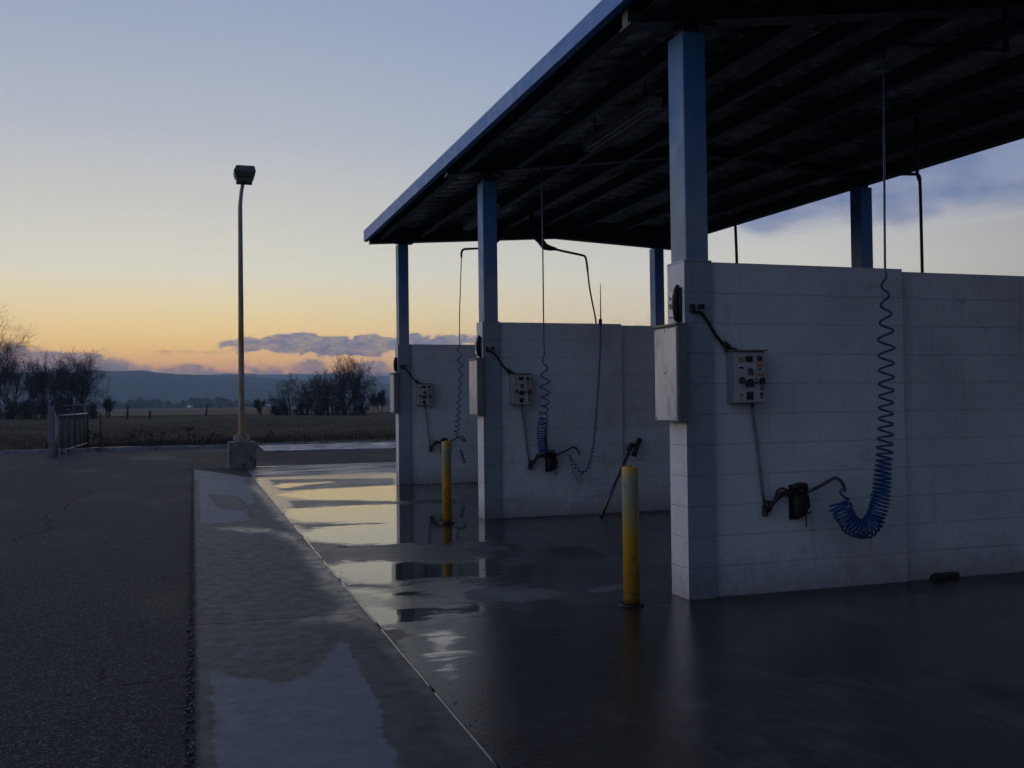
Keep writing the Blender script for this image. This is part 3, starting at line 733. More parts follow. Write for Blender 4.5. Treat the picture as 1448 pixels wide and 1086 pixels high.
# posts: steel tubes standing on the block piers / slab
for r in range(4):
    y = ROW[r]; dx = DX[r]
    for side, x0, x1, z0, z1 in (('f', 3.125+dx, 3.295+dx, WZ[r]-.02, PT[r]), ('b', BX[r], BX[r]+.18, 0, BT[r])):
        b = MB().box(x0, x1, y+.015, y+.235, z0, z1, bev=.008)
        po = b.build('post', 'blue_post', canopy)
        gz = GP[r][0]+(GP[r][1]-GP[r][0])*(x0+.08-2.8)/3.2 if side == 'f' else GP[r][2]
        b = MB().box(x0+.03, x1-.03, y+.05, y+.19, z1+.001, max(gz, z1+.03))
        b.box(x0-.02, x1+.09, y+.03, y+.20, max(gz-.03, z1+.012), max(gz, z1+.03)-.002)
        b.build('cap_plate', 'dark_steel', po)

wall_labels = ['white painted block wall out of the photo, nearest the lot entrance',  # first wall stands out of view, added to darken the near bay
               'largest white block wall, nearest the viewer, with the big looping blue hose coil',
               'white block wall with the black squeegee pole leaning on it, between two bays',
               'smallest and farthest white block wall, behind the shorter yellow bollard']
DEPTH = .24
for r in range(4):
    y = ROW[r]; dx = DX[r]; t = WZ[r]
    w = thing('bay_wall', wall_labels[r], 'wall', (3.1+dx, y, 0), 'block walls between the wash bays')
    px0 = 3.10+dx; px1 = 3.305+dx
    # pier: pale front face, blue-grey side
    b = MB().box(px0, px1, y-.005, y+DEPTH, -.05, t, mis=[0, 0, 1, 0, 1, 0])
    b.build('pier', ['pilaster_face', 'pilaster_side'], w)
    b = MB().box(px1+.012, 4.86, y+.025, y+.225, -.05, t-.006)
    b.build('front_section', 'painted_block', w)
    b = MB().box(4.862, 8.24 if r < 3 else 7.81, y+.05, y+.22, -.05, t-.022)
    b.build('rear_section', 'painted_block', w)
    b = MB().box(px1-.004, px1+.016, y+.04, y+.21, -.04, t-.02); b.build('joint', 'black_rubber', w)
    if r == 1:
        b = MB()
        for z in (0,):
            b.tube([(5.12, 5.935, -.01), (5.12, 5.87, -.01)], .055, 14)
            b.box(5.13, 5.30, 5.88, 5.927, -.02, .045, bev=.012)
        b.build('drain_outlet', 'black_rubber', w)

# ------------------------------------------------------------------ fittings at each wall
cab_l = ['', 'large grey steel cabinet on the nearest blue and white pier', 'grey steel cabinet on the middle pier, above the second bollard row', 'small looking grey cabinet on the farthest pier, seen almost edge on']
sw_l = ['', 'grey safety switch with rusty stain above the largest cabinet', 'grey safety switch above the cabinet of the middle pier', 'grey safety switch above the cabinet of the farthest pier']
pan_l = ['', 'coin control panel on the nearest wall with black dome and display window', 'coin control panel on the middle wall left of the hanging blue hose', 'coin control panel on the farthest wall, smallest of the three']
def raised(pts, y0, y1):
    return MB().prism_y([(x, z) for x, z in pts], y0, y1)
def rect(x0, x1, z0, z1): return [(x0, z0), (x1, z0), (x1, z1), (x0, z1)]
def dome(x0, x1, z0, z1, n=8):
    h = (x1-x0)/2; zc = max(z0, z1-h)
    return [(x0, z0), (x1, z0)]+[((x0+x1)/2+h*math.cos(math.pi*k/n), zc+(z1-zc)*math.sin(math.pi*k/n)) for k in range(n+1)]
for r in range(1, 4):
    y = ROW[r]; dx = DX[r]; fx0 = 3.10+dx
    rnd = random.Random(r)
    # cabinet
    c = thing('cabinet', cab_l[r], 'cabinet', (fx0, y+.13, 1.17), 'grey cabinets on the piers')
    dep = .072
    MB().box(fx0-dep, fx0-.002, y-.035, y+.295, 1.175, 1.815, bev=.004).build('cabinet_body', 'cabinet_edge', c)
    d = MB().box(fx0-dep-.010, fx0-dep-.0005, y-.028, y+.288, 1.185, 1.80, bev=.003).build('cabinet_door', 'cabinet_grey', c)
    for zz, yy in ((1.20, y-.01), (1.20, y+.27), (1.785, y+.13), (1.5, y+.13)):
        b = MB(); b.tube([(fx0-dep-.011, yy, zz), (fx0-dep-.014, yy, zz)], .006, 8); b.build('screw', 'panel_grey', d)
    MB().box(fx0-dep-.018, fx0-.002, y-.042, y+.302, 1.8155, 1.828).build('rain_lip', 'cabinet_edge', c)
    # safety switch
    s = thing('safety_switch', sw_l[r], 'switch', (fx0, y+.1, 1.85), 'safety switches on the piers')
    b = MB().box(fx0-.042, fx0-.002, y+.075, y+.165, 1.875, 2.055, bev=.006); b.build('switch_box', 'cabinet_grey', s)
    b = MB().tube([(fx0-.02, y+.045, 2.085), (fx0-.035, y+.047, 2.06), (fx0-.045, y+.05, 2.0), (fx0-.045, y+.05, 1.93), (fx0-.032, y+.055, 1.86), (fx0-.015, y+.09, 1.855)], [.012, .016, .019, .019, .016, .012], 8)
    b.tube([(fx0-.004, y+.05, 2.07), (fx0-.004, y+.052, 1.84)], .022, 8); b.tube([(fx0-.012, y+.06, 1.86), (fx0-.014, y+.058, 1.835)], .01, 6)
    b.build('lever', 'black_iron', s)
    b = MB().tube([(fx0-.0425, y+.12, 1.95), (fx0-.047, y+.12, 1.95)], .02, 10); b.tube([(fx0-.0425, y+.12, 2.0), (fx0-.046, y+.12, 2.0)], .012, 10); b.build('nameplate', 'panel_grey', s)
    # control panel on the wall
    x0, x1 = 3.418+dx, 3.652+dx; ya = y-.08; yw = y+.024; z0, z1 = 1.295, 1.64
    if r == 3: x0, x1 = 3.47, 3.72
    c = thing('control_panel', pan_l[r], 'control panel', (x0, yw, z0), 'coin panels on the bay walls')
    MB().box(x0, x1, ya, yw, z0, z1, bev=.003).build('panel_box', 'panel_side', c)
    fp = MB().box(x0+.002, x1-.002, ya-.005, ya-.0005, z0+.004, z1-.006, bev=.0015).build('faceplate', 'panel_face', c)
    MB().box(x0-.01, x1+.012, ya-.025, yw, z1+.001, z1+.010).build('rain_hood', 'cabinet_edge', c)
    sx = (x1-x0)/490; sz = (z1-z0)/820
    def U(a): return x0+(a-200)*sx
    def V(bv): return z1-(bv-130)*sz
    yf = ya-.0055
    def put(nm, ma, shp, a0, a1, b0, b1, out=.006):
        f = rect if shp == 'r' else dome
        raised(f(U(a0), U(a1), V(b1), V(b0)), yf-out, yf).build(nm, ma, fp)
    put('display', 'panel_black', 'r', 375, 490, 205, 300, .004)
    put('button', 'panel_black', 'd', 560, 628, 198, 285, .010)
    put('emblem', 'sticker_yellow', 'r', 268, 342, 225, 305, .001)
    put('sticker', 'sticker_white', 'r', 268, 345, 338, 372, .001); put('sticker', 'panel_black', 'r', 276, 340, 375, 408, .001)
    put('coin_slot', 'panel_grey', 'd', 408, 492, 392, 508, .008); put('coin_slot', 'panel_black', 'r', 440, 460, 425, 480, .010)
    put('sticker', 'sticker_orange', 'r', 562, 655, 320, 385, .001); put('sticker', 'panel_black', 'r', 578, 630, 402, 430, .001)
    put('sticker', 'sticker_orange', 'r', 560, 660, 478, 530, .001)
    put('knob', 'panel_black', 'd', 272, 348, 535, 640, .016); put('emblem', 'sticker_yellow', 'r', 300, 330, 580, 612, .018)
    put('coin_return', 'panel_black', 'd', 378, 497, 565, 695, .014)
    put('button', 'panel_black', 'r', 525, 562, 560, 580, .004); put('button', 'panel_black', 'd', 525, 562, 600, 645, .006)
    put('padlock', 'panel_black', 'd', 590, 660, 550, 655, .022); put('padlock', 'panel_grey', 'r', 605, 645, 680, 745, .012)
    put('button', 'panel_black', 'r', 600, 640, 782, 825, .008); put('sticker', 'panel_grey', 'r', 606, 645, 835, 880, .002)
    put('coin_door', 'panel_black', 'r', 385, 490, 772, 900, .006); put('sticker', 'sticker_yellow', 'r', 270, 330, 800, 850, .001)
    put('keyhole', 'panel_black', 'd', 285, 312, 890, 912, .003)
    # flexible cable from the pier to the panel
    yc = y-.022
    pts = [(3.145+dx, yc+.008, 1.93), (3.175+dx, yc, 1.90), (3.20+dx, yc, 1.905), (3.225+dx, yc, 1.885), (3.27+dx, yc+.005, 1.83), (3.325+dx, yc+.015, 1.755), (3.375+dx, yc+.018, 1.70), (3.415+dx, yc+.012, 1.665), (x0+.03, yc+.02, 1.655)]
    cb = thing('power_cable', ['', 'dark sagging cable from the nearest pier to its control panel', 'dark sagging cable from the middle pier to its control panel', 'dark sagging cable from the farthest pier to its control panel'][r], 'cable', pts[0], 'cables feeding the control panels')
    MB().tube(pts, .011, 7).build('cable_jacket', 'black_rubber', cb)
    b = MB().box(3.13+dx, 3.165+dx, yc-.012, y-.0055, 1.90, 1.955, bev=.006); b.build('junction_box', 'black_iron', cb); MB().box(3.195+dx, 3.235+dx, yc-.012, y-.0055, 1.925, 1.955, bev=.006).build('cable_clip', 'black_iron', cb)
    b = MB().tube([(3.385+dx, yc+.012, 1.70), (3.43+dx, yc+.01, 1.655)], .022, 8); b.tube([(3.40+dx, yc+.01, 1.655), (3.475+dx, yc+.012, 1.652)], .016, 8); b.build('connector', 'black_iron', cb)

# wash wand with its feed pipe, holster; one per wall
wand_l = ['', 'black wash wand in a wall holster below the largest blue hose loop', 'black wash wand and holster on the middle wall, under the tight blue coil', 'black wash wand on the farthest wall, partly hidden by a bollard']
pipe_l = ['', 'thin grey pipe running down the nearest wall from the control panel', 'thin grey pipe running down the middle wall from the control panel', 'thin grey pipe running down the farthest wall from the control panel']
for r in range(1, 4):
    y = ROW[r]; dx = [0, 0, -.01, .0][r]; yw = y+.024
    o3 = (.02 if r == 3 else 0); dz = [0, 0, .02, .0][r]
    p = thing('water_pipe', pipe_l[r], 'pipe', (3.60+dx, yw, .55), 'feed pipes on the bay walls')
    b = MB().tube([(3.598+dx+o3, yw-.03, 1.30), (3.605+dx+o3, yw-.02, 1.22), (3.632+dx+o3, yw-.018, 1.03), (3.668+dx+o3, yw-.018, .72), (3.688+dx+o3, yw-.018, .585+dz)], .010, 8); b.build('conduit', 'conduit', p)
    b = MB().tube([(3.688+dx+o3, yw-.018, .60+dz), (3.690+dx+o3, yw-.022, .56+dz), (3.678+dx+o3, yw-.035, .54+dz), (3.665+dx+o3, yw-.05, .545+dz)], [.018, .022, .022, .016], 8)
    b.tube([(3.70+dx+o3, yw-.03, .63+dz), (3.705+dx+o3, yw-.03, .555+dz)], .02, 8)
    b.tube([(3.665+dx+o3, yw-.012, .68+dz), (3.70+dx+o3, yw-.012, .60+dz)], .005, 6); b.build('elbow', 'black_iron', p)
    w = thing('wash_wand', wand_l[r], 'spray wand', (3.87+dx, yw, .5), 'spray wands on the bay walls')
    a = .0+dz
    b = MB().tube([(3.705+dx, yw-.05, .575+a), (3.725+dx, yw-.055, .615+a), (3.755+dx, yw-.06, .648+a), (3.79+dx, yw-.065, .675+a), (3.83+dx, yw-.07, .683+a), (3.90+dx, yw-.07, .680+a), (3.99+dx, yw-.07, .682+a)], [.014, .016, .02, .021, .018, .014, .014], 8)
    b.tube([(3.75+dx, yw-.055, .655+a), (3.765+dx, yw-.055, .70+a), (3.80+dx, yw-.06, .715+a), (3.835+dx, yw-.065, .70+a)], .008, 6)
    b.build('gun', 'black_rubber', w)
    b = MB().tube([(3.98+dx, yw-.07, .678+a), (4.03+dx, yw-.072, .695+a), (4.10+dx, yw-.075, .722+a), (4.185+dx, yw-.08, .765+a), (4.215+dx, yw-.08, .772+a), (4.245+dx, yw-.082, .757+a), (4.27+dx, yw-.085, .72+a), (4.28+dx, yw-.088, .68+a)], .012, 8)
    b.build('lance', 'wand_steel', w)
    h = MB(); prof = [(.024, .515+a), (.034, .535+a), (.038, .58+a), (.046, .60+a), (.042, .63+a), (.050, .665+a)]
    h.lathe(3.925+dx, yw-.07, prof, 14)
    h.box(3.885+dx, 3.965+dx, yw-.012, yw-.001, .49+a, .73+a, bev=.003)
    h.tube([(3.955+dx, yw-.045, .67+a), (3.99+dx, yw-.05, .645+a), (4.0+dx, yw-.05, .59+a), (3.975+dx, yw-.045, .54+a), (3.962+dx, yw-.045, .515+a)], [.015, .026, .024, .018, .010], 8)
    h.tube([(3.868+dx, yw-.03, .655+a), (3.885+dx, yw-.11, .66+a), (3.965+dx, yw-.11, .655+a), (3.985+dx, yw-.03, .65+a)], .010, 6)
    h.build('holster', 'black_rubber', w)
    h = MB(); h.tube([(3.89+dx, yw-.075, .700+a), (3.89+dx, yw-.078, .722+a), (3.92+dx, yw-.08, .728+a), (3.965+dx, yw-.075, .722+a), (3.99+dx, yw-.06, .70+a)], [.018, .026, .024, .028, .014], 10); h.build('trigger_guard', 'wand_steel' if r == 2 else 'black_iron', w)
    if r != 3:
        h = MB().tube([(4.0+dx, yw-.02, .57+a), (4.02+dx, yw-.03, .53+a), (4.05+dx, yw-.02, .54+a)], .006, 6); h.tube([(4.002+dx, yw-.03, .56+a), (4.004+dx, yw-.03, .44+a)], .005, 6); h.build('hook', 'black_iron', w)

def smooth_path(pts, per=10):
    pts = [Vector(p) for p in pts]; out = []
    for i in range(len(pts)-1):
        p0 = pts[max(0, i-1)]; p1 = pts[i]; p2 = pts[i+1]; p3 = pts[min(len(pts)-1, i+2)]
        for k in range(per):
            t = k/per; out.append(.5*((2*p1)+(-p0+p2)*t+(2*p0-5*p1+4*p2-p3)*t*t+(-p0+3*p1-3*p2+p3)*t**3))
    out.append(pts[-1]); return out
def coil(pts, radius, pitch, steps=16, jitter=0.0, seed=0, phase=0.0):
    """helix round a path; radius and pitch are functions of the fraction along it"""
    P = smooth_path(pts, 24); L = [0]
    for i in range(1, len(P)): L.append(L[-1]+(P[i]-P[i-1]).length)
    T = L[-1]; rnd = random.Random(seed)
    out = []; s = 0; ph = phase; u = None; i = 0; jt = 0
    while s < T:
        while i < len(L)-2 and L[i+1] < s: i += 1
        t = (s-L[i])/max(1e-9, L[i+1]-L[i]); c = P[i].lerp(P[i+1], t); d = (P[i+1]-P[i]).normalized()
        if u is None: u = Vector((0, -1, 0))
        u = (u-d*u.dot(d)).normalized(); w = d.cross(u)
        fr = s/T; r_ = radius(fr)
        if jitter: jt += (rnd.uniform(-1, 1)*1.5-jt)*.05
        out.append(c+(u*math.cos(ph)+w*math.sin(ph))*r_*(1+jitter*jt))
        ph += 2*math.pi/steps; s += pitch(fr)/steps*(1+jitter*jt)
    return out
# --- nearest wall: big blue coil hanging from a ceiling boom
yq = 5.66
hs = thing('coiled_hose', 'big blue coiled hose looping in a U on the nearest wall', 'hose', (4.5, yq, .4), 'coiled wash hoses')
b = MB()
drop = [(4.545, yq, 3.70), (4.535, yq, 3.2), (4.525, yq, 2.6), (4.52, yq, 2.2)]
main = coil([(4.515, yq, 2.14), (4.52, yq, 1.8), (4.515, yq, 1.45), (4.505, yq, 1.2), (4.49, yq, .98), (4.47, yq, .80), (4.45, yq, .65), (4.405, yq, .51), (4.345, yq, .44), (4.27, yq, .43), (4.20, yq+.01, .48), (4.15, yq+.02, .57), (4.135, yq+.03, .625)],
            lambda f: .018+.030*min(1, f*5)+.020*max(0, f-.5)*2, lambda f: float(np.interp(f, [0, .12, .3, .52, .62, .75, 1], [.15, .115, .095, .068, .034, .024, .026])), 18, .32, 3)
tail = [(4.12, yq+.05, .66), (4.15, yq+.12, .70), (4.235, y_ if False else 5.815, .715), (4.28, 5.816, .70), (4.281, 5.816, .675)]
pth = smooth_path(drop, 8)+[p for p in main]+smooth_path([main[-1]]+[(4.15, yq+.03, .68), (4.21, yq+.09, .70), (4.28, 5.816, .675)], 8)[1:]
b.tube(pth, .0082, 7); b.build('hose_line', 'blue_hose', hs)
bo = thing('ceiling_boom', 'dark boom arm under the roof holding the nearest blue hose', 'boom', (5.6, yq, 4.2), 'hose booms under the canopy')
MB().tube(smooth_path([(4.545, yq, 3.66), (4.548, yq, 3.72), (4.56, yq, 3.752), (4.60, yq, 3.765), (4.9, yq, 3.785), (5.6, yq, 3.82)], 6), .014, 8).build('boom_arm', 'black_iron', bo)
MB().tube([(5.6, yq, 3.80), (5.6, yq, zd(5.6, yq)-.002)], .022, 10).build('boom_pivot', 'black_iron', bo)
MB().box(5.5, 5.7, yq-.06, yq+.06, zd(5.6, yq)-.13, zd(5.6, yq)-.115).build('mounting_plate', 'black_iron', bo)
# --- middle wall, left hose (slack coil stacked on the holster)
yq = 10.42
hs = thing('coiled_hose', 'blue hose hanging straight then coiling tightly onto the middle wand holster', 'hose', (3.74, yq, .7), 'coiled wash hoses')
main = coil([(3.738, yq, 1.85), (3.742, yq, 1.6), (3.748, yq+.03, 1.35), (3.757, yq+.12, 1.1), (3.77, yq+.2, .95), (3.80, yq+.24, .80), (3.805, yq+.25, .74)],
            lambda f: .012+.04*min(1, f*4), lambda f: float(np.interp(f, [0, .25, .5, .66, .85, 1], [.20, .13, .10, .05, .024, .018])), 16, .25, 5)
pth = smooth_path([(3.735, yq, 3.9), (3.738, yq, 3.1), (3.737, yq, 2.4), (3.737, yq, 1.95)], 8)+main+[(3.83, yq+.26, .71)]
MB().tube(pth, .0078, 6).build('hose_line', 'blue_hose', hs)
bo = thing('ceiling_boom', 'short dark drop pipe under the roof above the middle blue hose', 'boom', (3.735, yq, 4.1), 'hose booms under the canopy')
MB().tube([(3.735, yq, 3.92), (3.735, yq, zd(3.735, yq)-.002)], .014, 8).build('boom_arm', 'black_iron', bo)
MB().box(3.68, 3.79, yq-.05, yq+.05, zd(3.735, yq)-.07, zd(3.735, yq)-.055).build('mounting_plate', 'black_iron', bo)
# --- middle wall, right hose: tight dark sleeve with a loose tail
yq = 10.68
hs = thing('coiled_hose', 'dark tightly wound hose hanging in a long U right of the middle holster', 'hose', (4.45, yq, .5), 'coiled wash hoses')
main = coil([(4.54, yq, 2.24), (4.525, yq, 1.85), (4.485, yq, 1.35), (4.445, yq, .95), (4.395, yq, .66), (4.34, yq, .53), (4.27, yq, .495), (4.21, yq, .56), (4.15, yq+.02, .66), (4.125, yq+.03, .70)],
            lambda f: .008+.010*max(0, min(1, (f-.55)*4)), lambda f: float(np.interp(f, [0, .45, .6, 1], [.03, .03, .036, .06])), 10, .2, 9)
MB().tube(main, .0062, 5).build('hose_line', 'blue_hose', hs)
b = MB().tube([(4.541, yq+.02, 2.20), (4.548, yq+.02, 2.30), (4.55, yq+.02, 2.69)], [.010, .008, .004], 7); b.tube([(4.541, yq+.018, 2.215), (4.543, yq+.018, 2.28)], .022, 8)
b.build('support_rod', 'black_iron', hs)
# thin loose strands of worn hose
b = MB(); rnd = random.Random(4)
for k in range(9):
    t = k/8; x = 4.16+.14*t; z = .66-.18*math.sin(t*2.2)
    b.tube(smooth_path([(x, yq+.02, z), (x-.02, yq+.015, z-.05), (x+.005, yq+.02, z-.10-rnd.uniform(0, .05))], 5), .003, 4)
b.build('loose_coil', 'blue_hose', hs)
# --- farthest wall hose
yq = 15.62
hs = thing('coiled_hose', 'thin blue hose hanging in loose curls on the farthest wall', 'hose', (4.15, yq, .4), 'coiled wash hoses')
main = coil([(4.14, yq, 2.25), (4.15, yq, 1.8), (4.125, yq, 1.4), (4.10, yq, 1.05), (4.075, yq+.05, .80)], lambda f: .03+.012*math.sin(f*9), lambda f: float(np.interp(f, [0, .4, 1], [.19, .14, .075])), 14, .3, 11)
pth = smooth_path([(4.19, yq, 3.73), (4.17, yq, 3.3), (4.145, yq, 2.7), (4.14, yq, 2.3)], 8)+main+smooth_path([main[-1], (4.16, 15.78, .74), (4.28, 15.80, .69)], 6)[1:]
b = MB().tube(pth, .0085, 6); b.build('hose_line', 'blue_hose', hs)
b = MB().tube(coil([(4.165, yq+.1, .56), (4.19, yq+.1, .46), (4.23, yq+.1, .33)], lambda f: .025, lambda f: .03, 12, .1, 2), .007, 5); b.build('loose_coil', 'blue_hose', hs)
bo = thing('ceiling_boom', 'thin bent boom arm hanging over the farthest bay', 'boom', (4.85, yq, 4.1), 'hose booms under the canopy')
b = MB().tube(smooth_path([(4.19, yq, 3.70), (4.192, yq, 3.78), (4.23, yq, 3.835), (4.35, yq, 3.85), (4.62, yq, 3.87)], 6), .018, 8); b.tube([(4.62, yq, 3.87), (4.76, yq, 3.965), (4.9, yq, 4.08)], [.018, .03, .03], 8)
b.build('boom_arm', 'black_iron', bo)
MB().tube([(4.9, yq, 4.07), (4.9, yq, zd(4.9, yq)-.002)], .03, 8).build('boom_pivot', 'black_iron', bo)
# bay between middle and farthest wall: arm with hub against the sky
yq = 14.2; k = yq/10.6
def kx(x, z): return (x*k, yq, EYE+(z-EYE)*k)
bo = thing('ceiling_boom', 'dark boom with thick hub and long drooping arm seen above the middle wall', 'boom', kx(3.72, 3.25), 'hose booms under the canopy')
MB().tube([kx(3.66, 3.33), kx(3.70, 3.215), kx(3.77, 3.165), kx(3.83, 3.09), kx(3.90, 3.075), kx(3.97, 3.07)], [.03, .05, .055, .055, .04, .02], 10).build('boom_pivot', 'black_iron', bo)
MB().tube([kx(3.67, 3.27), kx(3.665, 3.5)], .035, 8).build('mounting_plate', 'black_iron', bo)
MB().tube(smooth_path([kx(3.90, 3.075), kx(4.10, 3.04), kx(4.29, 3.008), kx(4.322, 2.99), kx(4.335, 2.95), kx(4.345, 2.88), kx(4.352, 2.82)], 6), .018, 8).build('boom_arm', 'black_iron', bo)
MB().tube(smooth_path([kx(4.35, 2.83), kx(4.37, 2.65), kx(4.40, 2.48), kx(4.44, 2.28), kx(4.47, 2.0)], 6), .013, 7).build('hose_line', 'black_rubber', bo)
# two more booms of the bays behind, seen over the nearest wall
for (yq, u0, lab) in ((8.4, None, 'dark bent boom hanging beyond the nearest wall, right of the back post'), (13.3, 1, 'thin dark boom pipe over the nearest wall, left of the back post')):
    if u0 is None:
        k = yq/10.7; tp = lambda x, z: (x*k, yq, EYE+(z-EYE)*k)
        pts = [tp(8.60, 4.235), tp(8.75, 4.24), tp(9.06, 4.255), tp(9.10, 4.24), tp(9.118, 4.18), tp(9.125, 4.0), tp(9.13, 3.0), tp(9.13, 2.2)]
        root = tp(9.075, 4.9); a0 = tp(9.08, 4.25)
    else:
        k = yq/15.9; tp = lambda x, z: (x*k, yq, EYE+(z-EYE)*k)
        pts = [tp(9.30, 5.02), tp(9.38, 4.95), tp(9.42, 4.80), tp(9.447, 4.49), tp(9.464, 3.8), tp(9.47, 3.0)]
        root = tp(9.3, 5.3); a0 = tp(9.3, 5.02)
    bo = thing('ceiling_boom', lab, 'boom', root, 'hose booms under the canopy')
    MB().tube(smooth_path(pts, 5), .016, 8).build('boom_arm', 'black_iron', bo)
    MB().tube([a0, (root[0], root[1], zd(min(8.4, root[0]), yq)-.002)], .018, 8).build('boom_pivot', 'black_iron', bo)
    MB().tube([pts[3], pts[4]], .022, 8).build('swivel', 'black_iron', bo)

# squeegee pole leaning on the middle wall
sq = thing('squeegee_pole', 'black pole with a short cross head leaning on the middle wall', 'squeegee', (4.42, 10.5, 0))
MB().tube([(4.42, 10.47, .012), (4.60, 10.56, .28), (4.94, 10.755, .765)], [.025, .021, .018], 10).build('handle', 'wand_steel', sq)
b = MB().tube([(4.90, 10.74, .735), (4.955, 10.765, .80), (4.985, 10.77, .795)], [.03, .03, .025], 8); b.build('collar', 'black_rubber', sq)
MB().tube([(4.975, 10.76, .665), (5.00, 10.765, .73), (5.03, 10.77, .80), (5.065, 10.775, .872)], [.034, .028, .030, .034], 10).build('head', 'black_rubber', sq)

# fluorescent fixtures under the roof
for (x, y0, y1, lab) in ((3.92, 7.92, 9.5, 'long pale strip light under the roof, left of the nearest post'), (3.92, 12.8, 14.3, 'strip light under the roof, seen beside the middle post'),):
    L = thing('strip_light', lab, 'strip light', (x, (y0+y1)/2, 4.0), 'strip lights under the canopy')
    z = 3.945
    MB().box(x-.07, x+.07, y0, y1, z+.012, z+.075, bev=.006).build('housing', 'fixture_white', L)
    for dx_ in (-.035, .035):
        MB().tube([(x+dx_, y0+.05, z-.008), (x+dx_, y1-.05, z-.008)], .016, 8).build('tube_lamp', 'tube_glass', L)
    for yy in (y0+.02, y1-.02):
        MB().box(x-.06, x+.06, yy-.018, yy+.018, z-.03, z+.011).build('lamp_holder', 'fixture_white', L)
    for yy in (y0+.2, y1-.2):
        MB().tube([(x, yy, z+.076), (x, yy, zd(x, yy)-.002)], .008, 6).build('hanger', 'black_iron', L)

# bollards
for (x, y, h, lab) in ((2.685, 5.87, .895, 'taller looking yellow steel bollard beside the nearest pier'), (2.648, 10.6, .90, 'yellow steel bollard in front of the middle pier, smaller of the two')):
    t = thing('bollard', lab, 'bollard', (x, y, 0), 'yellow bollards at the bay entrances')
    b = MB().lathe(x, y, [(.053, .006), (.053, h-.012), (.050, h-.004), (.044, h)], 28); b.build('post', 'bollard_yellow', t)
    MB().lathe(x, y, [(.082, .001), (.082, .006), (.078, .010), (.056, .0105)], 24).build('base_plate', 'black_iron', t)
    MB().lathe(x, y, [(.012, h+.0005), (.012, h+.008), (.006, h+.012)], 10).build('cap_bolt', 'plate_rust', t)
    for q in range(4):
        a = math.pi/4+q*math.pi/2; MB().lathe(x+.069*math.cos(a), y+.069*math.sin(a), [(.007, .0105), (.007, .017), (.003, .019)], 8).build('anchor_bolt', 'black_iron', t)

# lamp post
lx, ly = .99, 22.1
L = thing('lamp_post', 'tall rusty white lamp post with a dark floodlight head on a concrete footing', 'lamp post', (lx, ly, 0))
MB().box(lx-.285, lx+.285, ly-.28, ly+.28, -.03, .555, bev=.02).build('footing', 'footing_concrete', L)
MB().box(lx-.165, lx+.165, ly-.16, ly+.16, .556, .685, bev=.006).build('base_plate', 'plate_rust', L)
pole = MB(); pole.tube([(lx-.005, ly, .686), (lx-.003, ly, .73), (lx, ly, .80), (lx, ly, 3.0), (lx, ly, 5.60), (lx+.004, ly, 5.70), (lx+.028, ly, 5.95), (lx+.065, ly, 6.16)], [.095, .085, .066, .058, .046, .042, .040, .038], 14); pole.build('pole', 'pole_paint', L)
hx = lx+.09; hd = MB()
def frus(b, x0, x1, y0, y1, z0, z1, t):
    b.hexa([(x0+t, y0+t, z0), (x1-t, y0+t, z0), (x1-t, y1-t, z0), (x0+t, y1-t, z0), (x0, y0, z1), (x1, y0, z1), (x1, y1, z1), (x0, y1, z1)])
frus(hd, hx-.175, hx+.175, ly-.16, ly+.16, 6.14, 6.245, .012)
frus(hd, hx-.225, hx+.235, ly-.22, ly+.22, 6.246, 6.37, .035)
hd.hexa([(hx-.225, ly-.22, 6.371), (hx+.235, ly-.22, 6.371), (hx+.235, ly+.22, 6.371), (hx-.225, ly+.22, 6.371), (hx-.17, ly-.18, 6.49), (hx+.205, ly-.18, 6.49), (hx+.205, ly+.18, 6.49), (hx-.17, ly+.18, 6.49)])
hd.tube([(hx, ly, 6.49), (hx, ly, 6.51)], .03, 8)
ho = hd.build('lamp_head', 'lamp_metal', L)
MB().hexa([(hx-.15, ly-.205, 6.255), (hx+.12, ly-.205, 6.255), (hx+.12, ly-.190, 6.255), (hx-.15, ly-.190, 6.255), (hx-.16, ly-.232, 6.36), (hx+.13, ly-.232, 6.36), (hx+.13, ly-.21, 6.36), (hx-.16, ly-.21, 6.36)]).build('lens', 'lamp_lens', ho)
for sx_ in (-1, 1):
    for sy_ in (-1, 1):
        MB().lathe(lx+sx_*.13, ly+sy_*.125, [(.016, .686), (.016, .70), (.008, .72)], 8).build('anchor_bolt', 'plate_rust', L)

# gate / fence stub by the field
g = thing('chain_link_gate', 'swung open gate of posts, rails and wire at the kerb by the field', 'gate', (-3.7, 29.8, 0))
MB().box(-3.80, -3.65, 29.80, 29.95, -.02, 1.39, bev=.01).build('gate_post', 'weathered_timber', g)
ga, gb_ = Vector((-3.60, 29.95, 0)), Vector((-3.42, 36.6, 0))
def gp(t, z): q = ga.lerp(gb_, t); return (q.x, q.y, z)
MB().tube([(-3.595, 29.84, -.02), (-3.595, 29.84, 1.08)], .042, 10).build('end_post', 'gate_steel', g)
for z, r_ in ((1.10, .030), (.10, .024)):
    MB().tube([gp(0, z), gp(.5, z+.012), gp(1, z+.03)], r_, 8).build('rail', 'gate_steel', g)
MB().tube([gp(0, 1.36), gp(.45, 1.40), gp(.8, 1.42)], .018, 6).build('rail', 'gate_dark', g)
for t, r_ in ((.14, .028), (.32, .024), (.52, .042), (.70, .026), (.84, .03), (.96, .055)):
    MB().tube([gp(t, -.02), gp(t, 1.12+(.3 if r_ > .04 else 0))], r_, 8).build('picket', 'gate_dark', g)
b = MB()
for i in range(110):
    t = i/110
    for s in (-1, 1):
        t2 = t+s*.13
        if -.001 <= t2 <= 1.0: b.tube([gp(t, .12), gp(t2, 1.09)], .0018, 3, caps=False)
wm = b.build('wire_mesh', 'gate_dark', g)
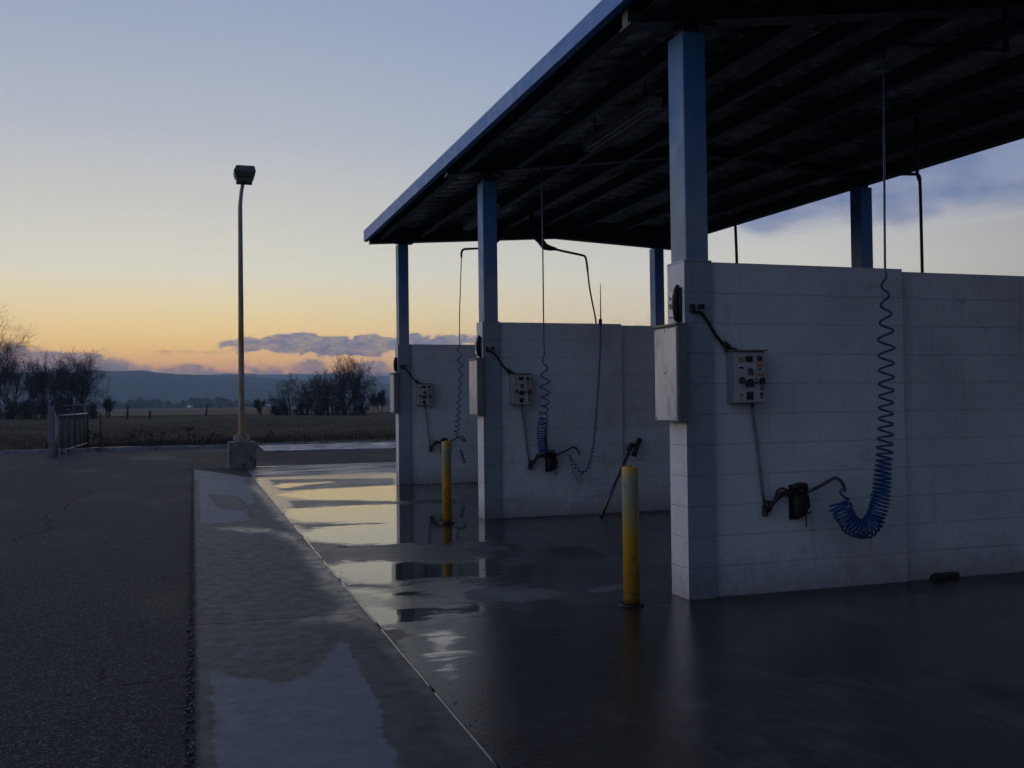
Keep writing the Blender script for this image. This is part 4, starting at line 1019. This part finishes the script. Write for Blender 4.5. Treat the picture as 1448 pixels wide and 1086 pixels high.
p2 = thing('fence_post', 'thin dark post just right of the open gate', 'post', (-3.05, 36.9, 0), 'posts standing in the field')
MB().tube([(-3.05, 36.9, -.1), (-3.055, 36.9, 1.05)], [.035, .032], 7).build('shaft', 'field_post', p2); MB().tube([(-3.055, 36.9, 1.05), (-3.055, 36.9, 1.09)], .045, 7).build('cap', 'field_post', p2)
for (x, y, h, lean, lab) in ((-6.93, 117, 1.55, .04, 'tallest dark post standing left of centre in the field'), (-4.73, 120.6, .95, 0, 'short dark post in the field between two taller posts'), (1.68, 146, 1.65, .22, 'leaning thin post in the field left of the lamp post'), (9.9, 157, 2.2, .0, 'slim dark post beside the small round tree')):
    t = thing('fence_post', lab, 'post', (x, y, 0), 'posts standing in the field')
    MB().tube([(x, y, -.2), (x+lean*.5, y, h*.5), (x+lean, y, h)], [.14, .13, .11], 7).build('shaft', 'field_post', t)
    b = MB().tube([(x+lean-.18, y, h*.82), (x+lean+.2, y, h*.86)], .05, 5); b.build('rail_stub', 'field_post', t)

# ------------------------------------------------------------------ trees (bare winter crowns)
def grow(rnd, base, height, spread, trunk_r, stems=1, lean=0.0, levels=5, up=.25, thin=0.0):
    T, Cn = MB(), MB()
    def branch(p, d, length, r, lev):
        n = 4 if lev < 2 else 3
        pts = [p]; rs = [r]; q = Vector(p); dd = d.copy(); kids = []
        for i in range(n):
            dd = (dd+Vector((rnd.gauss(0, .16), rnd.gauss(0, .16), rnd.gauss(0, .10)+up*.30))).normalized()
            q = q+dd*(length/n); pts.append(q.copy()); rs.append(r*(1-.62*(i+1)/n)); kids.append((q.copy(), dd.copy(), rs[-1], (i+1)/n))
        (T if lev < 2 else Cn).tube(pts, rs, 6 if lev == 0 else (5 if lev == 1 else 3), caps=False)
        if lev >= levels: return
        nk = (3, 3, 3, 3, 3, 2)[min(lev, 5)]
        for (q, dd, rr, f) in kids:
            if lev == 0 and f < .45: continue
            for _ in range(nk if lev else nk+1):
                if rnd.random() < (.22 if lev < 2 else (.45 if lev == 2 else .56))+thin: continue
                ang = rnd.uniform(.45, 1.05)*(spread if lev < 2 else 1); az_ = rnd.uniform(0, 2*math.pi)
                o1 = dd.orthogonal().normalized(); o2 = dd.cross(o1)
                nd = (dd*math.cos(ang)+(o1*math.cos(az_)+o2*math.sin(az_))*math.sin(ang)).normalized()
                branch(q, nd, length*rnd.uniform(.48, .72), max(.013, rr*.56), lev+1)
    for s in range(stems):
        a = 2*math.pi*s/max(1, stems)+rnd.random()
        k = .0 if stems == 1 else rnd.uniform(.12, .35)
        d = Vector((math.cos(a)*k+lean, math.sin(a)*k, 1)).normalized()
        branch(Vector(base)+Vector((math.cos(a)*.2*(stems > 1), math.sin(a)*.2*(stems > 1), -.2)), d, height*rnd.uniform(.46, .56), trunk_r*(1 if s == 0 else .75), 0)
    return T, Cn
def fit(T, Cn, base, height, width=None):
    zs = [v[2] for v in Cn.v]; xs = [v[0]-base[0] for v in Cn.v]
    if not zs: return
    zs.sort(); h = zs[int(len(zs)*.995)]; sz = height/h
    xs = sorted(abs(x) for x in xs); wx = xs[int(len(xs)*.985)]; sx = (width/2)/wx if width else sz
    for B in (T, Cn): B.v = [(base[0]+(v[0]-base[0])*sx, base[1]+(v[1]-base[1])*sx, v[2]*sz) for v in B.v]
def tree(u, v, height, width, lab, seed, stems=1, spread=1.0, lean=0., levels=4, r=.22, grp='bare trees at the edge of the field', up=.25, thin=0.0):
    base = G(u, v); rnd = random.Random(seed)
    T, Cn = grow(rnd, (base.x, base.y, 0), height, spread, r, stems, lean, levels, up, thin)
    fit(T, Cn, base, height, width)
    t = thing('bare_tree', lab, 'tree', (base.x, base.y, 0), grp)
    T.build('trunk', 'bark', t); Cn.build('crown', 'twig', t)
tree(-8, 592, 14.5, 11.0, 'tallest bare tree with wispy twigs at the left end of the field', 11, 2, 1.0, .05, 4, .20)
tree(14, 592, 9.0, 6.0, 'bare tree second from the left end of the hedge, upright forked stems', 12, 3, .8, 0, 4, .2)
tree(42, 592, 7.6, 4.6, 'stubby bare tree with a thick broken top in the left hedge', 13, 2, .9, 0, 4, .22)
tree(66, 592, 8.0, 5.0, 'slender many stemmed bare tree above the gate posts', 14, 3, .8, 0, 4, .16)
tree(90, 592, 8.2, 4.6, 'narrow bare tree left of the widest crown in the left hedge', 15, 2, .75, 0, 4, .17)
tree(112, 591, 8.6, 7.6, 'wide spreading bare tree at the right end of the left hedge', 16, 3, 1.05, .06, 4, .24)
tree(152, 590, 2.9, 1.8, 'small bare stump like shrub standing alone right of the left hedge', 17, 3, .7, 0, 3, .2)
tree(408, 587, 5.4, 5.6, 'low round bare tree at the left of the middle thicket', 21, 2, 1.0, -.03, 4, .16, thin=.08)
tree(432, 587, 5.4, 5.0, 'low tangled bare tree in the middle thicket', 22, 2, 1.0, 0, 4, .16, thin=.08)
tree(452, 586, 6.6, 4.6, 'upright bare tree left of the biggest crown', 23, 2, .8, 0, 4, .17, thin=.08)
tree(486, 586, 8.0, 8.4, 'biggest bare tree with a broad fan crown in the middle thicket', 34, 3, 1.1, 0, 4, .30, thin=.05)
tree(468, 587, 5.6, 5.0, 'leaning bare tree between the upright tree and the biggest crown', 27, 2, 1.0, -.04, 4, .16, thin=.08)
tree(508, 586, 5.0, 5.0, 'bare shrubby tree at the right foot of the biggest crown', 25, 2, 1.0, .06, 4, .14, thin=.08)
tree(540, 584, 3.6, 3.8, 'low bare tree nearest the farthest pier', 26, 3, 1.0, 0, 4, .12)
# bushes: dense twigs and leaf scraps
def bush(u, v, h, w, lab, seed, cat='bush', trunk=0.0, n=900, name='bush', grp='dark bushes at the edge of the field'):
    base = G(u, v); rnd = random.Random(seed); B = MB()
    cl = [(rnd.uniform(-.5, .5)*w*.8, rnd.uniform(-.35, .35)*w*.6, trunk+(h-trunk)*rnd.uniform(.2, .72), rnd.uniform(.25, .42)) for _ in range(9)]
    for _ in range(n):
        cx_, cy_, cz_, cr = rnd.choice(cl)
        d = Vector((rnd.gauss(0, 1), rnd.gauss(0, 1), rnd.gauss(0, .8))).normalized()*(rnd.random()**.5)
        q = Vector((base.x+cx_+d.x*cr*w*.5, base.y+cy_+d.y*cr*w*.5, max(.02, cz_+d.z*cr*(h-trunk)*.75)))
        s = rnd.uniform(.05, .14); a = Vector((rnd.gauss(0, 1), rnd.gauss(0, 1), rnd.gauss(0, 1))).normalized(); c = a.orthogonal().normalized()
        B.add([q-a*s, q+c*s*.5, q+a*s, q-c*s*.5], [(0, 1, 2, 3)])
    S = MB()
    for _ in range(26):
        x = base.x+rnd.uniform(-.4, .4)*w; y = base.y+rnd.uniform(-.2, .2)*w
        x0 = base.x+(x-base.x)*(.25 if trunk else .8)
        S.tube([(x0, y, -.1), ((x0+x)/2+rnd.gauss(0, .1), y, h*.5), (x+rnd.gauss(0, .2), y, h*rnd.uniform(.7, 1.12))], [.05, .03, .012], 3, caps=False)
    if trunk: S.tube([(base.x, base.y, -.1), (base.x, base.y, trunk+.3)], [.16, .12], 6)
    t = thing(name, lab, cat, (base.x, base.y, 0), grp)
    S.build('stems', 'bark', t); B.build('foliage', 'shrub', t)
for i, (u, w, h) in enumerate(((2, 4.4, 3.2), (26, 3.8, 2.6), (50, 4.0, 3.4), (76, 3.8, 2.9), (101, 4.0, 3.4), (122, 3.2, 2.2))):
    bush(u, 592.5, h, w, ['dark bush at the far left end of the hedge', 'low dark bush under the forked bare tree', 'dark bush below the stubby broken tree', 'dark bush behind the open gate', 'tall dark bush under the wide bare crown', 'low dark bush at the right end of the left hedge'][i], 40+i, n=1500)
for i, (u, w, h) in enumerate(((402, 1.6, 2.0), (428, 2.8, 2.3), (449, 2.6, 2.4), (466, 3.2, 2.4), (490, 3.6, 2.6), (510, 2.4, 1.6), (392, 1.8, 1.4))):
    bush(u, 587, h, w, ['dark bush at the foot of the low round tree', 'dark bush under the tangled tree', 'dark bush under the upright tree', 'dark bush left of the biggest trunk', 'dark bush round the biggest trunk', 'low dark bush right of the biggest trunk', 'lowest dark bush at the left end of the middle thicket'][i], 60+i, n=1000)
bush(367, 584.5, 2.6, 2.2, 'small round dark tree standing alone right of the lamp post', 71, 'tree', 1.0, 1500, 'round_tree', 'bare trees at the edge of the field')

# far wood: a continuous belt of crowns
b = MB(); rnd = random.Random(5)
for i in range(900):
    a = rad(rnd.uniform(-22, 24)); d = rnd.uniform(1000, 1450); x, y = d*math.sin(a), d*math.cos(a)
    h = rnd.uniform(5, 11)*(1+.3*mnoise.noise(Vector((a*30, 0, 0)))); w = rnd.uniform(5, 12)
    bm = bmesh.new(); bmesh.ops.create_icosphere(bm, subdivisions=2, radius=1)
    sd = rnd.random()*50
    for vv in bm.verts:
        k = 1+.45*mnoise.noise(vv.co*2.3+Vector((sd, 0, 0))); vv.co = Vector((x+vv.co.x*w*.5*k, y+vv.co.y*w*.5*k, max(-.3, h*.42+vv.co.z*h*.58*k)))
    b.from_bm(bm)
stuff(b.build('far_wood', 'far_wood'), 'blue grey belt of far trees below the hills', 'wood')
# two far houses
m, n = mat('lit_window'); e = n.node('ShaderNodeEmission'); o = n.node('ShaderNodeOutputMaterial'); n.put(e.inputs[0], (1, .93, .85)); n.put(e.inputs[1], .9); n.nt.links.new(e.outputs[0], o.inputs[0]); M['lit_window'] = m
for (u, lab, d) in ((268, 'tiny far white house with a bright window, left of the lamp post', 980), (381, 'tiny far white house with a lit window right of the lamp post', 960)):
    q = G(u, 576.5); k = d/q.y; x, y = q.x*k, d
    t = thing('farmhouse', lab, 'house', (x, y, 0), 'far houses on the plain')
    MB().box(x-3.2, x+3.2, y-3, y+3, -.2, 3.0).build('walls', 'white_siding', t)
    MB().add([(x-3.6, y-3.4, 3.001), (x+3.6, y-3.4, 3.001), (x+3.6, y+3.4, 3.001), (x-3.6, y+3.4, 3.001), (x-3.6, y, 4.8), (x+3.6, y, 4.8)], [(0, 1, 5, 4), (2, 3, 4, 5), (0, 4, 3), (1, 2, 5), (3, 2, 1, 0)]).build('roof', 'roof_shingle', t)
    MB().box(x-.6, x+.3, y-3.05, y-3.001, 1.2, 2.0).build('window', 'lit_window', t)

# grass and weeds (nobody could count them)
b = MB(); rnd = random.Random(9)
def blade(b, x, y, z, h, w):
    a = rnd.uniform(0, math.pi); dx_, dy_ = math.cos(a)*w, math.sin(a)*w; lx_, ly_ = rnd.gauss(0, .3)*h, rnd.gauss(0, .3)*h
    b.add([(x-dx_, y-dy_, z), (x+dx_, y+dy_, z), (x+lx_, y+ly_, z+h)], [(0, 1, 2)])
for i in range(30000):
    y = 33.2+70*(rnd.random()**2.0); x = rnd.uniform(-.40, .24)*y-0.5
    if mnoise.noise(Vector((x*.25, y*.12, 0))) < -.22 and rnd.random() < .75: continue
    if x > 2 and y < kerb_y(x)+3.9: continue
    if y < kerb_y(x)+.3: continue
    hh = rnd.uniform(.04, .17)*(.6+.9*max(0, min(1, .5+1.3*mnoise.noise(Vector((x*.12, y*.06, 7))))))
    for q in range(2): blade(b, x+rnd.gauss(0, .12), y+rnd.gauss(0, .12), field_z(x, y)-.03, hh, .016)
stuff(b.build('grass', 'weed'), 'tufted dry grass covering the near field', 'grass')
b = MB()
for i in range(5200):
    x = rnd.gauss(0, 1)*2.2-.7; y = 37.5+rnd.gauss(0, 1)*1.3
    if rnd.random() < .35: x = rnd.uniform(1.2, 9.5); y = 40+rnd.gauss(0, 1.0)
    if rnd.random() < .10: x = -3.3+rnd.gauss(0, .5); y = 33.4+rnd.gauss(0, .9)
    if y < kerb_y(x)+.3: continue
    blade(b, x, y, field_z(x, y)-.05, rnd.uniform(.08, .28), .014)
for i in range(22):
    x = rnd.gauss(0, 1)*1.8-.6; y = 37.3+rnd.gauss(0, .8); h = rnd.uniform(.25, .6)
    b.tube([(x, y, -.1), (x+rnd.gauss(0, .08), y, h*.6), (x+rnd.gauss(0, .15), y, h)], [.012, .01, .006], 3, caps=False)
    for q in range(10): blade(b, x+rnd.gauss(0, .07), y+rnd.gauss(0, .05), h*rnd.uniform(.4, .95), .12, .02)
stuff(b.build('weeds', 'shrub'), 'dark weeds growing along the edge of the field', 'weeds')
# leaf litter and grit at the lamp footing and along the broken asphalt edge
b = MB(); rnd = random.Random(21)
def chip(b, x, y, z, s):
    bm = bmesh.new(); bmesh.ops.create_icosphere(bm, subdivisions=1, radius=1)
    k = [rnd.uniform(.6, 1.3) for _ in range(3)]; sd = rnd.random()*99
    for vv in bm.verts: f = 1+.35*mnoise.noise(vv.co*1.7+Vector((sd, 0, 0))); vv.co = Vector((x+vv.co.x*s*k[0]*f, y+vv.co.y*s*k[1]*f, z+vv.co.z*s*.6*f))
    b.from_bm(bm)
for i in range(900):
    y = 2.8+17*(rnd.random()**1.7); chip(b, -.022+rnd.gauss(0, .012), y, -.003, rnd.uniform(.003, .009))
for i in range(220): chip(b, .99+rnd.gauss(0, .55), 21.75+rnd.gauss(0, .10), .0, rnd.uniform(.008, .02))
for i in range(160): chip(b, rnd.uniform(JX-.01, JX+.10), 2.5+14*rnd.random()**1.6, .001, rnd.uniform(.002, .006))
stuff(b.build('grit', 'stone_chip'), 'loose grit along the broken edge of the asphalt', 'grit')

# ------------------------------------------------------------------ sky and light
world = bpy.data.worlds.new('World'); SC.world = world; world.use_nodes = True
n = N(world.node_tree)
dirv = n.node('ShaderNodeTexCoord').outputs['Generated']; dx_, dy_, dz_ = n.sep(dirv)
el = n.mul(n.m('ARCSINE', n.m('MINIMUM', n.m('MAXIMUM', dz_, -1.0), 1.0)), 57.29578)
az = n.mul(n.m('ARCTAN2', dx_, dy_), 57.29578)
t = n.m('POWER', n.m('MAXIMUM', n.m('DIVIDE', el, 90.0), 0.0), .5)      # finer steps near the horizon
def tp(e): return math.sqrt(max(0, e)/90)
west = n.ramp(t, [(0, srgb(318, 204, 130)), (tp(1.5), srgb(332, 224, 132)), (tp(3.2), srgb(310, 250, 138)), (tp(5), srgb(274, 248, 180)), (tp(7.5), srgb(240, 238, 218)), (tp(11), srgb(214, 214, 208)), (tp(15), srgb(187, 194, 205)), (tp(21), srgb(160, 173, 198)), (tp(32), srgb(126, 144, 180)), (tp(55), srgb(88, 106, 142)), (1, srgb(78, 94, 128))])
north = n.ramp(t, [(0, srgb(226, 200, 178)), (tp(3), srgb(246, 220, 188)), (tp(5), srgb(244, 234, 210)), (tp(7.5), srgb(228, 224, 214)), (tp(11), srgb(198, 200, 202)), (tp(15), srgb(166, 179, 202)), (tp(21), srgb(140, 158, 197)), (tp(32), srgb(112, 132, 176)), (tp(55), srgb(84, 102, 140)), (1, srgb(78, 94, 128))])
east = n.ramp(t, [(0, srgb(48, 54, 72)), (tp(6), srgb(70, 76, 98)), (tp(14), srgb(84, 94, 122)), (tp(30), srgb(100, 114, 146)), (1, srgb(78, 94, 128))])
d0 = n.m('ABSOLUTE', n.m('WRAP', n.add(az, 24.0), 180.0, -180.0))
sky = n.mix(n.step(d0, 26, 62), west, north); sky = n.mix(n.step(d0, 72, 140), sky, east)
sky = n.mix(n.mul(n.step(az, 32, 52), n.step(az, 175, 150)), sky, n.mix(1.0, sky, (.62, .64, .68), 'MULTIPLY'))
sky = n.mix(n.mul(n.step(az, -14, -50), n.step(az, -150, -105)), sky, n.mix(1.0, sky, (1.7, 1.6, 1.55), 'MULTIPLY'))
def nz(kx_, ky_, seed, detail=6.0, rough=.55): return n.noise(n.comb(n.mul(az, kx_), n.mul(el, ky_), seed), 1.0, detail, rough)
def cloud(sky, c, w, mask, amp, soft, col, glow, seed, kx_, ky_, op=.92):
    q = n.m('DIVIDE', n.sub(el, c), w)
    d = n.sub(n.add(n.sub(mask, n.mul(q, q)), n.mul(n.sub(nz(kx_, ky_, seed), .5), amp)), 0.0)
    a = n.step(d, 0, soft)
    edge = n.mul(n.step(d, -.35, .1), n.sub(1.0, a))
    sky = n.mix(n.mul(edge, .35), sky, glow)
    tex = n.lin(nz(kx_*1.6, ky_*1.8, seed+9), .35, .65)
    cc = n.mix(tex, col[0], col[1])
    a = n.mul(a, n.lin(nz(kx_*2.6, ky_*3.2, seed+4, 7, .62), .30, .62, .62, 1.0))
    return n.mix(n.mul(a, op), sky, cc)
win = lambda lo, hi, lo2, hi2: n.mul(n.step(az, lo, hi), n.step(az, hi2, lo2))
# low bank on the horizon, left bank, centre cloud, right veil
sky = cloud(sky, 1.45, 1.0, .80, 4.6, .45, (srgb(98, 116, 160), srgb(136, 138, 160)), srgb(255, 186, 132), 3.1, .55, .8, .85)
lm = n.step(az, -1.0, -5.5)
sky = cloud(sky, 2.05, 1.15, n.sub(n.mul(lm, 2.3), 1.25), 4.2, .5, (srgb(82, 97, 140), srgb(146, 138, 150)), srgb(270, 196, 136), 7.7, .5, .9, .95)
cm = win(.2, 3.6, 27, 34)
sky = cloud(sky, n.add(3.3, n.mul(az, .012)), .66, n.sub(n.mul(cm, 1.8), .95), 5.2, .4, (srgb(84, 106, 156), srgb(118, 130, 164)), srgb(255, 216, 166), 12.6, .62, .95, .95)
wm_ = win(-11, -9.3, -8.4, -7.6)
sky = cloud(sky, 4.15, .22, n.sub(n.mul(wm_, 1.3), 1.0), 2.5, .8, (srgb(150, 130, 124), srgb(178, 146, 128)), srgb(240, 200, 142), 21.0, .9, 2.2, .8)
wm2 = win(-3.0, -1.5, 1.5, 3.0)
sky = cloud(sky, 3.0, .20, n.sub(n.mul(wm2, 1.2), 1.05), 3.2, .8, (srgb(150, 136, 140), srgb(178, 150, 140)), srgb(246, 200, 146), 25.0, .9, 2.0, .75)
rm = n.mul(n.step(az, 25, 33), n.step(az, 110, 70))
sky = cloud(sky, n.add(12.0, n.mul(n.sub(az, 38), .03)), 2.5, n.sub(n.mul(rm, 1.9), .60), 2.4, .8, (srgb(107, 124, 170), srgb(140, 154, 190)), srgb(208, 206, 206), 30.3, .16, .32, .92)
nis = n.node('ShaderNodeTexSky', sky_type='NISHITA'); nis.sun_disc = False; nis.sun_elevation = rad(1.5); nis.sun_rotation = rad(-3); nis.air_density = 1.0; nis.dust_density = 1.5; nis.ozone_density = 1.5
skyb = n.node('ShaderNodeBackground'); n.put(skyb.inputs[0], n.mix(1.0, sky, n.mix(1.0, nis.outputs[0], (.006,)*3, 'MULTIPLY'), 'ADD')); n.put(skyb.inputs[1], 1.0)
wo = n.node('ShaderNodeOutputWorld'); n.nt.links.new(skyb.outputs[0], wo.inputs[0])
sd = bpy.data.lights.new('sun', 'SUN'); sd.energy = .06; sd.angle = rad(12); sd.color = (1, .78, .55)
so = bpy.data.objects.new('sun', sd); COL.objects.link(so)
sv = Vector((math.sin(rad(-3))*math.cos(rad(4)), math.cos(rad(-3))*math.cos(rad(4)), math.sin(rad(4))))
so.rotation_euler = sv.to_track_quat('Z', 'Y').to_euler()

SC.view_settings.view_transform = 'Standard'; SC.view_settings.look = 'None'; SC.view_settings.exposure = 0; SC.view_settings.gamma = 1
SC.render.engine = 'CYCLES'
cy = SC.cycles
cy.use_denoising = True; cy.max_bounces = 8; cy.diffuse_bounces = 4; cy.glossy_bounces = 4; cy.volume_bounces = 1; cy.sample_clamp_indirect = 6
for o in bpy.data.objects:
    if '_o' in o: del o['_o']
